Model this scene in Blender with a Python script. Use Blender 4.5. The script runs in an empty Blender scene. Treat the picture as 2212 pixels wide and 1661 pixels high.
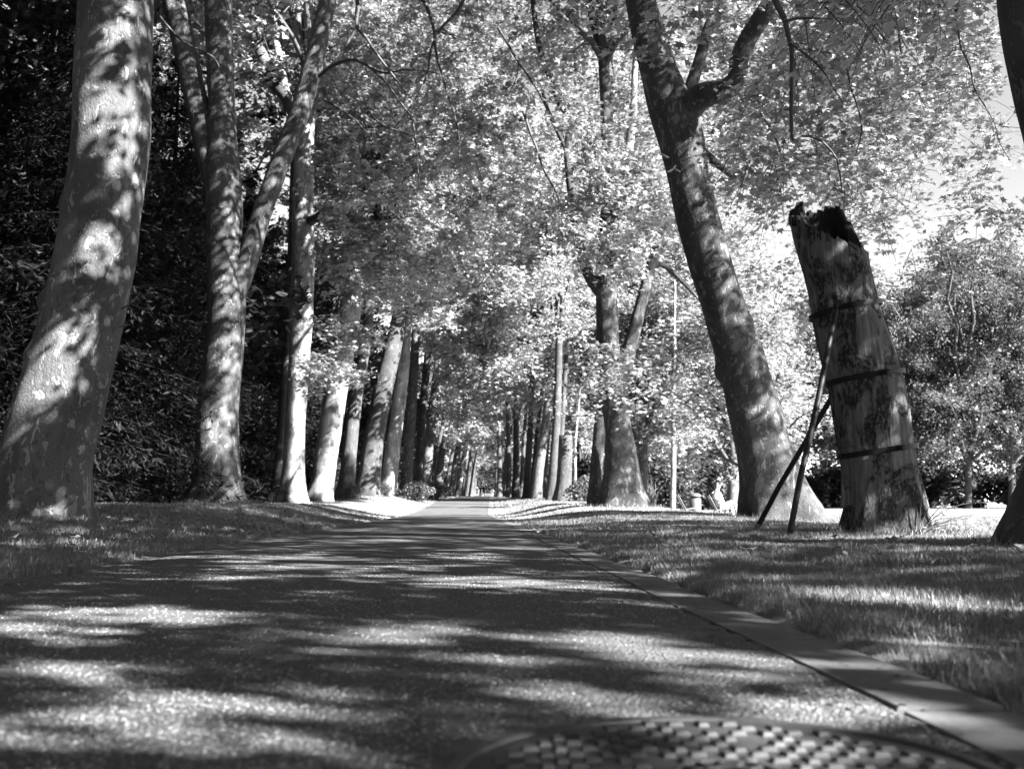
import bpy, bmesh, math, random
import numpy as np
from mathutils import Vector, Matrix, noise as mnoise

random.seed(7)
RNG = np.random.default_rng(7)
C = bpy.context.scene.collection
SC = bpy.context.scene
rad = math.radians

# ------------------------------------------------------------------ camera
F36 = 36 * 2600 / 2560
PITCH = math.atan(301 / 2600)
CAM = Vector((0, 0, .38))
cam = bpy.data.cameras.new('camera'); cam.lens = F36; cam.sensor_width = 36
cam.clip_start = .05; cam.clip_end = 3000
cam.dof.use_dof = True; cam.dof.focus_distance = 8.5; cam.dof.aperture_fstop = 4.2
co = bpy.data.objects.new('camera', cam); C.objects.link(co)
co.location = CAM; co.rotation_euler = (math.pi/2 + PITCH, 0, 0)
SC.camera = co

# ------------------------------------------------------------------ light
SUN_AZ = rad(57); SUN_EL = rad(33)             # from behind right
SDIR = Vector((math.sin(SUN_AZ)*math.cos(SUN_EL), -math.cos(SUN_AZ)*math.cos(SUN_EL), math.sin(SUN_EL)))
w = bpy.data.worlds.new('World'); SC.world = w; w.use_nodes = True
nt = w.node_tree; bg = nt.nodes['Background']
sky = nt.nodes.new('ShaderNodeTexSky'); sky.sky_type = 'NISHITA'; sky.sun_disc = False
sky.sun_elevation = SUN_EL; sky.sun_rotation = math.atan2(SDIR.x, SDIR.y)
sky.air_density = .9; sky.dust_density = .05
bw = nt.nodes.new('ShaderNodeSeparateColor')   # black-and-white film behind a red filter: the sky's red light only
nt.links.new(sky.outputs[0], bw.inputs[0]); nt.links.new(bw.outputs[0], bg.inputs['Color'])
bg.inputs['Strength'].default_value = .05
sl = bpy.data.lights.new('sun', 'SUN'); sl.energy = 5.0; sl.angle = rad(.53); sl.color = (1, 1, 1)
so = bpy.data.objects.new('sun', sl); C.objects.link(so)
so.rotation_euler = SDIR.to_track_quat('Z', 'Y').to_euler(); so.location = (20, -20, 30)
SC.view_settings.view_transform = 'Standard'; SC.view_settings.look = 'None'
SC.view_settings.exposure = 3.45; SC.view_settings.gamma = 1.0
SC.view_settings.use_curve_mapping = False
SC.cycles.use_denoising = True
SC.cycles.max_bounces = 6; SC.cycles.diffuse_bounces = 2; SC.cycles.transmission_bounces = 3
SC.cycles.glossy_bounces = 2
SC.cycles.caustics_reflective = False; SC.cycles.caustics_refractive = False

# ------------------------------------------------------------------ helpers
FD = 2600 * .864
cp, sp = math.cos(PITCH), math.sin(PITCH)
def P(dx, dy, Y):
    """the point at forward distance Y that shows at display pixel (dx, dy)"""
    u = (dx - 1106) / FD; v = (830.5 - dy) / FD
    y = cp - v*sp; z = sp + v*cp
    t = Y / y
    return Vector((u*t, Y, .38 + z*t))
def mpp(Y): return Y / FD            # metres per display pixel

YT = np.array([-60, 38, 44, 50, 60, 80, 100, 130, 170, 250, 400, 900.])
ZP = np.array([0, 0, .08, .24, .55, .88, 1.12, 1.38, 1.75, 2.95, 5.0, 12.])
YL = np.array([-60, 0, 5, 13, 26, 38, 46, 55, 60, 80, 100, 130, 170, 250, 400, 900.])
ZL = np.array([0, .04, .08, .24, .43, .40, .55, .88, .95, 1.1, 1.3, 1.55, 2.0, 3.1, 5.2, 12.])
YR = np.array([-60, 10, 20, 30, 40, 60, 80, 100, 130, 170, 250, 400, 900.])
ZR = np.array([.0, .02, .10, .34, .45, .72, .95, 1.2, 1.45, 1.9, 3.1, 5.2, 12.])
YF = np.array([-60, 23, 34, 110, 170, 900.])
ZF = np.array([0, 0, -.11, .0, .05, 4.])
def sst(a, b, x):
    t = np.clip((x - a)/(b - a), 0, 1); return t*t*(3 - 2*t)
def pc(Y):
    Y = np.asarray(Y, float)
    return -.70 - .0442*np.minimum(Y, 40) - .019*np.maximum(Y-40, 0)
def gh(X, Y):
    X = np.asarray(X, float); Y = np.asarray(Y, float)
    e = X - pc(Y)
    zp = np.interp(Y, YT, ZP); zl = np.interp(Y, YL, ZL)
    zr = np.interp(Y, YR, ZR); zf = np.interp(Y, YF, ZF)
    wl = 1 - sst(-4.6, -1.55, e)
    wr = sst(1.8, 4.2, e); wf = sst(5.8, 8.4, e)
    z = zp*(1-wl)*(1-wr) + zl*wl + zr*wr
    return z*(1-wf) + zf*wf
def G(X, Y): return float(gh(X, Y))

def np_mesh(name, V, F, mat, smooth=True):
    """V (n,3), F (m,3|4) or a list of such arrays"""
    me = bpy.data.meshes.new(name)
    if not isinstance(F, list): F = [F]
    F = [np.asarray(f, dtype=np.int32) for f in F if len(f)]
    V = np.asarray(V, dtype=np.float32)
    me.vertices.add(len(V)); me.vertices.foreach_set('co', V.ravel())
    nl = sum(f.size for f in F); npol = sum(len(f) for f in F)
    me.loops.add(nl); me.polygons.add(npol)
    me.loops.foreach_set('vertex_index', np.concatenate([f.ravel() for f in F]))
    tot = np.concatenate([np.full(len(f), f.shape[1], np.int32) for f in F])
    st = np.concatenate([[0], np.cumsum(tot)[:-1]]).astype(np.int32)
    me.polygons.foreach_set('loop_start', st); me.polygons.foreach_set('loop_total', tot)
    me.polygons.foreach_set('use_smooth', np.full(npol, smooth))
    me.update(calc_edges=True)
    if mat: me.materials.append(mat)
    return me
def link(name, me, parent=None, loc=None, kind=None, label=None, cat=None, group=None):
    o = bpy.data.objects.new(name, me); C.objects.link(o)
    if parent is not None: o.parent = parent
    if loc is not None: o.location = loc
    if kind: o['kind'] = kind
    if label: o['label'] = label
    if cat: o['category'] = cat
    if group: o['group'] = group
    return o
def thing(name, label, cat, loc=(0, 0, 0), group=None):
    return link(name, None, None, loc, None, label, cat, group)
class MB:
    def __init__(s): s.V = []; s.F3 = []; s.F4 = []; s.n = 0
    def add(s, V, F3=None, F4=None):
        V = np.asarray(V, float)
        if F3 is not None and len(F3): s.F3.append(np.asarray(F3) + s.n)
        if F4 is not None and len(F4): s.F4.append(np.asarray(F4) + s.n)
        s.V.append(V); s.n += len(V)
    def mesh(s, name, mat, smooth=True, off=None):
        V = np.concatenate(s.V)
        if off is not None: V = V - np.array(off)
        F = []
        if s.F3: F.append(np.concatenate(s.F3))
        if s.F4: F.append(np.concatenate(s.F4))
        return np_mesh(name, V, F, mat, smooth)
    def box(s, c, sz, M=None):
        c = np.array(c, float); h = np.array(sz, float)/2
        V = np.array([[x, y, z] for x in (-1, 1) for y in (-1, 1) for z in (-1, 1)])*h
        if M is not None: V = V @ np.array(M).T
        s.add(V + c, None, [[0,1,3,2],[4,6,7,5],[0,4,5,1],[2,3,7,6],[0,2,6,4],[1,5,7,3]])
    def tube(s, pts, r, n=8, cap=True):
        pts = np.asarray(pts, float); r = np.broadcast_to(np.asarray(r, float), (len(pts),))
        T = np.gradient(pts, axis=0); T /= np.linalg.norm(T, axis=1)[:, None] + 1e-9
        up = np.array([0, 0, 1.]) if abs(T[0][2]) < .9 else np.array([1., 0, 0])
        U = np.cross(T[0], up); U /= np.linalg.norm(U)
        V = []
        a = np.arange(n)*2*math.pi/n
        for i in range(len(pts)):
            U = U - T[i]*(U @ T[i]); U /= np.linalg.norm(U) + 1e-9
            W = np.cross(T[i], U)
            V.append(pts[i] + r[i]*(np.cos(a)[:, None]*U + np.sin(a)[:, None]*W))
        V = np.concatenate(V); m = len(pts)
        i, j = np.meshgrid(np.arange(m-1), np.arange(n), indexing='ij')
        a0 = i*n + j; a1 = i*n + (j+1) % n
        F4 = np.stack([a0, a1, a1+n, a0+n], -1).reshape(-1, 4)
        F3 = []
        if cap:
            V = np.concatenate([V, pts[[0, -1]]]); c0 = m*n
            for k in range(n):
                F3.append([c0, (k+1) % n, k]); F3.append([c0+1, (m-1)*n+k, (m-1)*n+(k+1) % n])
        s.add(V, F3, F4)

# ------------------------------------------------------------------ materials (all neutral greys: the photograph is black and white)
def g4(v): return (v, v, v, 1)
class Mat:
    def __init__(s, name, rough=.8, spec=.3):
        s.m = bpy.data.materials.new(name); s.m.use_nodes = True
        s.t = s.m.node_tree; s.b = s.t.nodes['Principled BSDF']; s.out = s.t.nodes['Material Output']
        s.b.inputs['Roughness'].default_value = rough
        s.b.inputs['Specular IOR Level'].default_value = spec
        s._tc = None
    def n(s, ty, **k):
        nd = s.t.nodes.new('ShaderNode' + ty)
        for a, v in k.items(): setattr(nd, a, v)
        return nd
    def l(s, a, b): s.t.links.new(a, b)
    def co(s, sc=(1, 1, 1), loc=(0, 0, 0)):
        if s._tc is None: s._tc = s.n('TexCoord')
        mp = s.n('Mapping'); mp.inputs['Scale'].default_value = sc; mp.inputs['Location'].default_value = loc
        s.l(s._tc.outputs['Object'], mp.inputs[0]); return mp.outputs[0]
    def noise(s, co, scale, det=4, rough=.55, dist=0.):
        nd = s.n('TexNoise'); nd.inputs['Scale'].default_value = scale; nd.inputs['Detail'].default_value = det
        nd.inputs['Roughness'].default_value = rough; nd.inputs['Distortion'].default_value = dist
        s.l(co, nd.inputs['Vector']); return nd.outputs['Fac']
    def ramp(s, fac, stops, interp='LINEAR'):
        nd = s.n('ValToRGB'); cr = nd.color_ramp; cr.interpolation = interp
        while len(cr.elements) < len(stops): cr.elements.new(.5)
        for e, (p, v) in zip(cr.elements, stops): e.position = p; e.color = g4(v)
        s.l(fac, nd.inputs[0]); return nd.outputs[0]
    def mix(s, fac, a, b, mode='MIX'):
        nd = s.n('Mix', data_type='RGBA', blend_type=mode)
        for i, x in ((0, fac), (6, a), (7, b)):
            if isinstance(x, (int, float)):
                nd.inputs[i].default_value = x if i == 0 else g4(x)
            else: s.l(x, nd.inputs[i])
        return nd.outputs[2]
    def math(s, op, a, b=0.):
        nd = s.n('Math', operation=op)
        for i, x in ((0, a), (1, b)):
            if isinstance(x, (int, float)): nd.inputs[i].default_value = x
            else: s.l(x, nd.inputs[i])
        return nd.outputs[0]
    def base(s, c):
        if isinstance(c, (int, float)): s.b.inputs['Base Color'].default_value = g4(c)
        else: s.l(c, s.b.inputs['Base Color'])
        return s
    def bump(s, h, strength=.5, dist=.02):
        nd = s.n('Bump'); nd.inputs['Strength'].default_value = strength; nd.inputs['Distance'].default_value = dist
        s.l(h, nd.inputs['Height']); s.l(nd.outputs[0], s.b.inputs['Normal']); return s

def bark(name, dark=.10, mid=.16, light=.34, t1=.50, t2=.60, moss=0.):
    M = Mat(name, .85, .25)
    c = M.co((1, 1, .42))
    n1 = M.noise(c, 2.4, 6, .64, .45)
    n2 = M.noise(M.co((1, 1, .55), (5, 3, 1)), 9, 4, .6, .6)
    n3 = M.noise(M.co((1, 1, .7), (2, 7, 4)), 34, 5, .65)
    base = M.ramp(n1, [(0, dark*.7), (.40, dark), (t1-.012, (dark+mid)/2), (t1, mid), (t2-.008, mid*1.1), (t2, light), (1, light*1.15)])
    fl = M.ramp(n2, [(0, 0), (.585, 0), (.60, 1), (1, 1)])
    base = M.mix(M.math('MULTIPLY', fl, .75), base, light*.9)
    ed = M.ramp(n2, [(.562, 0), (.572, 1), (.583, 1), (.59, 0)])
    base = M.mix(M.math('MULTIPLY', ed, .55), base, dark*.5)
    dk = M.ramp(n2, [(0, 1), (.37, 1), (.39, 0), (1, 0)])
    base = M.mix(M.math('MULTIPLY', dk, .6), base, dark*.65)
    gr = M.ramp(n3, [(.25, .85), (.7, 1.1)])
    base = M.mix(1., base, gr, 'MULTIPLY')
    if moss:
        mo = M.ramp(M.noise(M.co((1, 1, .5), (9, 1, 2)), 1.6, 5, .65), [(.45, 0), (.56, 1)])
        base = M.mix(M.math('MULTIPLY', mo, moss), base, .035)
    M.base(base)
    h = M.math('ADD', M.math('MULTIPLY', n1, .5), M.math('ADD', M.math('MULTIPLY', fl, -.25), M.math('MULTIPLY', n3, .5)))
    M.bump(h, 1.0, .045)
    return M.m
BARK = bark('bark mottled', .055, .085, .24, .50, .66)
BARK_R = bark('bark mottled dark', .038, .055, .17, .50, .62)  # darker copy of BARK: shade on the right trunks put into the colour
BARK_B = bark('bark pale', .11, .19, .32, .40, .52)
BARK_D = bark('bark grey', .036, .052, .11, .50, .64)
def stump_mat():
    M = Mat('weathered bare wood', .9, .2)
    streak = M.noise(M.co((1, 1, .09)), 22, 6, .62, .3)
    blot = M.noise(M.co((1, 1, .6), (3, 3, 3)), 2.6, 7, .72, .8)
    fine = M.noise(M.co((1, 1, .5), (1, 6, 3)), 26, 5, .7)
    base = M.ramp(streak, [(.25, .035), (.45, .08), (.6, .115), (.8, .19)])
    bl = M.ramp(blot, [(.49, 0), (.55, 1)])
    fm = M.ramp(fine, [(.38, .1), (.5, 1)])
    base = M.mix(M.math('MULTIPLY', bl, fm), base, .013)
    lich = M.ramp(M.noise(M.co((1, 1, .8), (8, 2, 1)), 7, 5, .7), [(.62, 0), (.68, .5)])
    base = M.mix(lich, base, .2)
    M.base(base)
    M.bump(M.math('ADD', M.math('MULTIPLY', streak, .7), M.math('ADD', M.math('MULTIPLY', fine, .5), M.math('MULTIPLY', bl, .35))), .9, .035)
    return M.m
STUMP = stump_mat()
def rot_mat():
    M = Mat('charred hollow wood', .95, .1)  # dark streaked wood for the inner wall and rim splinters
    st = M.noise(M.co((1, 1, .12)), 18, 5, .6)
    M.base(M.ramp(st, [(.3, .008), (.6, .02), (.8, .06)])); M.bump(st, 1., .04); return M.m
ROT = rot_mat()

def leafmat(name, refl, trans, var=.35, rough=.45, spec=.35):
    M = Mat(name, rough, spec)
    gm = M.n('NewGeometry')
    r = gm.outputs['Random Per Island']
    f = M.ramp(r, [(0, 1-var), (.5, 1), (1, 1+var)])
    M.base(M.mix(1., refl, f, 'MULTIPLY'))
    tr = M.n('BsdfTranslucent')
    M.l(M.mix(1., trans, f, 'MULTIPLY'), tr.inputs['Color'])
    ad = M.n('AddShader'); M.l(M.b.outputs[0], ad.inputs[0]); M.l(tr.outputs[0], ad.inputs[1])
    M.l(ad.outputs[0], M.out.inputs['Surface'])
    return M.m
LEAF = leafmat('plane leaf', .18, .105, .45)
LEAF_O = leafmat('upper plane leaf', .13, .06, .45)  # same leaf as LEAF, darkened on unseen boughs to cut bounce light
LEAF_M = leafmat('plane leaf farther', .19, .11, .45)
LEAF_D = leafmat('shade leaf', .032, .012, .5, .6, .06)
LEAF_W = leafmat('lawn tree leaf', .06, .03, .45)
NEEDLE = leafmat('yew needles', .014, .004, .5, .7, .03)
GRASS = leafmat('grass blade', .095, .04, .5, .5, .3)
DRY = leafmat('dry leaf', .085, .02, .4, .7, .2)
def plain(name, v, rough=.6, spec=.4, metal=0., var=.0, scale=8):
    M = Mat(name, rough, spec)
    M.b.inputs['Metallic'].default_value = metal
    if var:
        M.base(M.ramp(M.noise(M.co(), scale, 5, .6), [(.3, v*(1-var)), (.7, v*(1+var))]))
    else: M.base(v)
    return M.m
DTWIG = plain('dark twig', .012, .9, .03)
TWIG = plain('twig bark', .06, .8, .2, 0, .3, 6)
STEEL = plain('painted steel tube', .009, .55, .3, .0, .4, 12)
BAND = plain('steel band', .008, .6, .12, 0, .3, 9)
BAND_LIT = plain('bare steel band', .022, .6, .2, .05, .3, 9)  # lighter copy of the band steel: sunlight on right halves put into colour
CABLE = plain('steel cable', .01, .6, .4)
CAST = plain('cast iron', .03, .6, .35, .05, .35, 30)
CASTR = plain('worn cast iron tops', .034, .6, .35, .05, .3, 40)
BIN = plain('galvanised bin', .10, .45, .5, .3, .25, 5)
BLACKM = plain('black slot', .012, .8)
CHAIRM = plain('chair slats', .07, .5, .4, 0, .15, 10)
CHAIRL = plain('chair legs', .13, .5, .4)
SKIN = plain('skin', .42, .55, .35); SHIRT = plain('white shirt', .5, .85, .1, 0, .04, 9)
TROUS = plain('pale trousers', .4, .85, .1, 0, .05, 9)
HAIR = plain('dark hair', .02, .6, .4); DARKC = plain('dark clothing', .03, .85, .1)
SHOE = plain('shoe', .25, .6); WHITE = plain('white fur', .7, .8)

def ground_mat():
    M = Mat('lawn soil', .95, .1)
    a = M.noise(M.co(), 1.3, 5, .65); b = M.noise(M.co(), 22, 5, .7); c = M.noise(M.co((1, 1, 1), (4, 4, 4)), 120, 3, .7)
    base = M.ramp(a, [(.3, .12), (.7, .17)])
    base = M.mix(1., base, M.ramp(b, [(.3, .6), (.7, 1.35)]), 'MULTIPLY')
    base = M.mix(1., base, M.ramp(c, [(.3, .65), (.7, 1.3)]), 'MULTIPLY')
    M.base(base); M.bump(M.math('ADD', b, c), .35, .02)
    return M.m
GROUND = ground_mat()
def asphalt_mat():
    M = Mat('chip sealed asphalt', .8, .3)
    v = M.n('TexVoronoi'); v.inputs['Scale'].default_value = 95; M.l(M.co(), v.inputs['Vector'])
    sep = M.ramp(v.outputs['Color'], [(.1, .45), (.9, 1.75)])
    a = M.noise(M.co(), .9, 4, .6); b = M.noise(M.co(), 260, 3, .7)
    thin = M.ramp(M.noise(M.co((1, .6, 1), (7, 2, 0)), 1.7, 5, .7), [(.42, 0), (.60, 1)])
    base = M.ramp(a, [(.3, .048), (.7, .078)])
    base = M.mix(thin, M.mix(1., base, sep, 'MULTIPLY'), .062)
    base = M.mix(1., base, M.ramp(b, [(.3, .7), (.7, 1.25)]), 'MULTIPLY')
    M.base(base)
    d = M.math('SUBTRACT', 1., v.outputs['Distance'])
    hh = M.math('ADD', M.math('MULTIPLY', d, M.math('SUBTRACT', 1.1, thin)), M.math('MULTIPLY', b, .35))
    M.bump(hh, 1., .010)
    return M.m
ASPH = asphalt_mat()
def stone_mat():
    M = Mat('kerb concrete', .85, .25)
    a = M.noise(M.co(), 3, 5, .6); b = M.noise(M.co(), 70, 4, .7); k = M.noise(M.co((1, .2, 1)), 9, 4, .6)
    base = M.ramp(a, [(.25, .075), (.75, .135)])
    base = M.mix(1., base, M.ramp(b, [(.3, .82), (.7, 1.12)]), 'MULTIPLY')
    base = M.mix(1., base, M.ramp(k, [(.35, .85), (.65, 1.08)]), 'MULTIPLY')
    M.base(base); M.bump(M.math('ADD', b, M.math('MULTIPLY', a, .6)), .35, .006); return M.m
STONE = stone_mat()
CHIP = Mat('grit chips', .7, .35)
_g = CHIP.n('NewGeometry'); CHIP.base(CHIP.ramp(_g.outputs['Random Per Island'], [(0, .03), (.6, .085), (1, .18)])); CHIP = CHIP.m

# ------------------------------------------------------------------ ground, path, kerbs
def sheet(name, xs, ys, zf, mat):
    X, Y = np.meshgrid(xs, ys); Z = zf(X, Y)
    V = np.stack([X, Y, Z], -1).reshape(-1, 3); nx = len(xs)
    i, j = np.meshgrid(np.arange(len(ys)-1), np.arange(nx-1), indexing='ij')
    a = i*nx + j
    return np_mesh(name, V, np.stack([a, a+1, a+1+nx, a+nx], -1).reshape(-1, 4), mat)
def grid_axis(dense_lo, dense_hi, step, far, grow=1.12):
    a = list(np.arange(dense_lo, dense_hi, step)); s = step; x = a[-1]
    while x < far: s *= grow; x += s; a.append(x)
    s = step; x = a[0]; b = []
    while x > -far: s *= grow; x -= s; b.append(x)
    return np.array(b[::-1] + a)
def under(X, Y):
    e = X - pc(Y)
    z = gh(X, Y)
    inside = sst(-1.72, -1.60, e)*(1 - sst(1.68, 1.80, e))
    mic = .012*np.sin(X*3.1+Y*1.7)*np.cos(Y*2.3-X) * (1-inside)
    return z - .05*inside + mic + .0
xs = grid_axis(-12, 12, .16, 500, 1.2); ys = grid_axis(-6, 30, .3, 700, 1.1)
link('ground', sheet('ground', xs, ys, under, GROUND), kind='structure')
pe = np.linspace(-1.5, 1.5, 31)
py = np.concatenate([np.arange(-2, 12, .06), np.arange(12, 60, .25), np.arange(60, 420, 2.)])
EE, YY = np.meshgrid(pe, py)
XX = EE + pc(YY)
ZZ = np.interp(YY, YT, ZP) + .012*(1 - (EE/1.5)**2) + .004*np.sin(YY*1.9+EE*2)
XX[:, -1] += .006*np.sin(py*31) + .004*np.sin(py*77+1) - .002; XX[:, 0] -= .05*np.sin(py*1.3)**2
V = np.stack([XX, YY, ZZ], -1).reshape(-1, 3); nx = len(pe)
i, j = np.meshgrid(np.arange(len(py)-1), np.arange(nx-1), indexing='ij'); a = i*nx + j
# manhole hole: leave out nothing, the iron frame stands proud of the path
link('path', np_mesh('path', V, np.stack([a, a+1, a+1+nx, a+nx], -1).reshape(-1, 4), ASPH), kind='structure')
def pathz(X, Y):
    e = X - pc(Y); return np.interp(Y, YT, ZP) + .012*(1-(e/1.5)**2) + .004*np.sin(Y*1.9+e*2)

kerb = link('kerb', None, kind='structure')
def kerb_stone_mesh(L, W, seed):
    r = random.Random(seed); bm = bmesh.new()
    bmesh.ops.create_cube(bm, size=1)
    for v in bm.verts:
        v.co.x *= W; v.co.y *= L; v.co.z *= .16
    bmesh.ops.bevel(bm, geom=bm.edges[:], offset=.006, segments=1, affect='EDGES')
    for v in bm.verts: v.co += Vector((r.uniform(-.003, .003), r.uniform(-.003, .003), r.uniform(-.001, .001)))
    me = bpy.data.meshes.new('kerbstone'); bm.to_mesh(me); bm.free(); me.materials.append(STONE); return me
KM = [kerb_stone_mesh(.980, .21, s) for s in range(4)]
y = -3.0; k = 0
while y < 75:
    for side in (1, -1):
        if side == -1 and not (2 < y < 14): continue
        e = side*1.612
        X = float(pc(y+.5)) + e
        o = link('kerbstone', KM[k % 4], kerb, (X, y+.5, float(pathz(X-side*.12, y+.5)) - (.078 if side == 1 else .090) + random.uniform(-.002, .002)))
        sl_ = .0442 if y < 40 else .019
        dz = float(np.interp(y+1, YT, ZP) - np.interp(y, YT, ZP))
        o.rotation_euler = (math.atan(dz), random.uniform(-.006, .006), math.atan(sl_) + random.uniform(-.004, .004))
        k += 1
    y += 1.0

# grit chips pressed into the asphalt
def chips():
    N = 120000
    Y = 1.15 + 7.5*RNG.random(N)**1.8
    e = RNG.uniform(-1, 1, N)
    X = e*(Y*.56 + .25)
    m = np.abs(X - pc(Y)) < 1.49
    m &= np.hypot(X-.30, Y-1.50) > .43
    thin = np.array([mnoise.noise(Vector((x*1.3, y_*.8, 3.))) for x, y_ in zip(X, Y)])
    m &= (RNG.random(N) < np.clip(.62 - thin*1.6, .04, 1))
    X = X[m]; Y = Y[m]; n = len(X)
    Z = pathz(X, Y)
    O = np.array([[1,0,0],[0,1,0],[-1,0,0],[0,-1,0],[0,0,1.]])
    s = RNG.uniform(.0020, .0052, n)*(1+.05*Y)
    ang = RNG.uniform(0, 6.28, n); ca, sa = np.cos(ang), np.sin(ang)
    V = np.zeros((n, 5, 3))
    ax = s*RNG.uniform(.8, 1.5, n); ay = s*RNG.uniform(.7, 1.1, n); az = s*RNG.uniform(.5, 1.0, n)
    for k in range(5):
        x0 = O[k, 0]*ax + RNG.normal(0, .12, n)*s; y0 = O[k, 1]*ay + RNG.normal(0, .12, n)*s
        V[:, k, 0] = X + x0*ca - y0*sa; V[:, k, 1] = Y + x0*sa + y0*ca
        V[:, k, 2] = Z + O[k, 2]*az - .0005
    F = np.array([[0,1,4],[1,2,4],[2,3,4],[3,0,4]])
    FF = (np.arange(n)[:, None, None]*5 + F[None]).reshape(-1, 3)
    link('gravel', np_mesh('gravel', V.reshape(-1, 3), FF, CHIP, False), kind='stuff')
chips()

# ------------------------------------------------------------------ manhole
def manhole():
    cx, cy = .30, 1.50; cz = float(pathz(cx, cy)) + .004
    t = thing('manhole_cover', 'round cast iron manhole cover with raised blocks in the near path', 'manhole cover', (cx, cy, cz))
    b = MB(); n = 96
    # frame ring
    prof = [(.396, -.03), (.396, .001), (.393, .004), (.377, .004), (.373, .0), (.373, -.03)]
    a = np.arange(n)*2*math.pi/n
    V = np.concatenate([np.stack([r*np.cos(a), r*np.sin(a), np.full(n, z)], -1) for r, z in prof])
    F = [[i*n+j, i*n+(j+1) % n, (i+1)*n+(j+1) % n, (i+1)*n+j] for i in range(len(prof)-1) for j in range(n)]
    b.add(V, None, F)
    link('frame', b.mesh('frame', CASTR), t)
    b = MB(); prof = [(.406, -.004), (.405, -.001), (.397, -.001), (.3965, -.004)]
    V = np.concatenate([np.stack([r*np.cos(a), r*np.sin(a), np.full(n, z)], -1) for r, z in prof])
    b.add(V, None, [[i*n+j, i*n+(j+1) % n, (i+1)*n+(j+1) % n, (i+1)*n+j] for i in range(3) for j in range(n)])
    link('joint', b.mesh('joint', BLACKM), t)
    b = MB()
    prof = [(.001, .001), (.2, .001), (.363, .001), (.366, -.004), (.366, -.03)]
    V = np.concatenate([np.stack([r*np.cos(a), r*np.sin(a), np.full(n, z)], -1) for r, z in prof])
    F = [[i*n+j, i*n+(j+1) % n, (i+1)*n+(j+1) % n, (i+1)*n+j] for i in range(len(prof)-1) for j in range(n)]
    b.add(V, None, F)
    link('cover', b.mesh('cover', CAST), t)
    # lifting ear on the left of the frame
    b = MB(); q = np.linspace(.5*math.pi, 1.5*math.pi, 14)
    b.tube(np.stack([-.418 + .045*np.cos(q), .075 + .036*np.sin(q), np.full(14, .002)], -1), .006, 8)
    link('lifting_lug', b.mesh('lifting_lug', CAST), t)
    bm = bmesh.new(); bmesh.ops.create_cube(bm, size=1)
    for v in bm.verts:
        k = .84 if v.co.z > 0 else 1
        v.co.x *= .027*k; v.co.y *= .018*k; v.co.z *= .007
    bmesh.ops.bevel(bm, geom=[e for e in bm.edges if all(v.co.z > 0 for v in e.verts)], offset=.0015, segments=1, affect='EDGES')
    rng_ = random.Random(4)
    me = bpy.data.meshes.new('tread_block'); bm.to_mesh(me); bm.free(); me.materials.append(CASTR)
    cnt = 0; st = .0455
    for iy in range(-10, 11):
        for ix in range(-10, 11):
            x = (ix + (.5 if iy % 2 else 0))*st; y = iy*st*.8
            r = math.hypot(x, y)
            if r > .335 or r < .085: continue
            if cnt >= 285 or rng_.random() < .05: continue
            o = link('tread_block', me, t, (x, y, .0045)); cnt += 1
            o.rotation_euler[2] = (math.pi/2 if (ix+iy) % 2 else 0) + rad(12)
    # centre boss: ring with twelve petals
    b = MB(); q = np.arange(49)*2*math.pi/48
    b.tube(np.stack([.07*np.cos(q), .07*np.sin(q), np.full(49, .003)], -1), .0045, 6, False)
    b.tube(np.stack([.03*np.cos(q), .03*np.sin(q), np.full(49, .003)], -1), .0045, 6, False)
    for k in range(12):
        an = k*math.pi/6
        b.tube(np.array([[.034*math.cos(an), .034*math.sin(an), .003], [.064*math.cos(an), .064*math.sin(an), .003]]), .004, 6)
    link('centre_boss', b.mesh('centre_boss', CASTR), t)
manhole()

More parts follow.
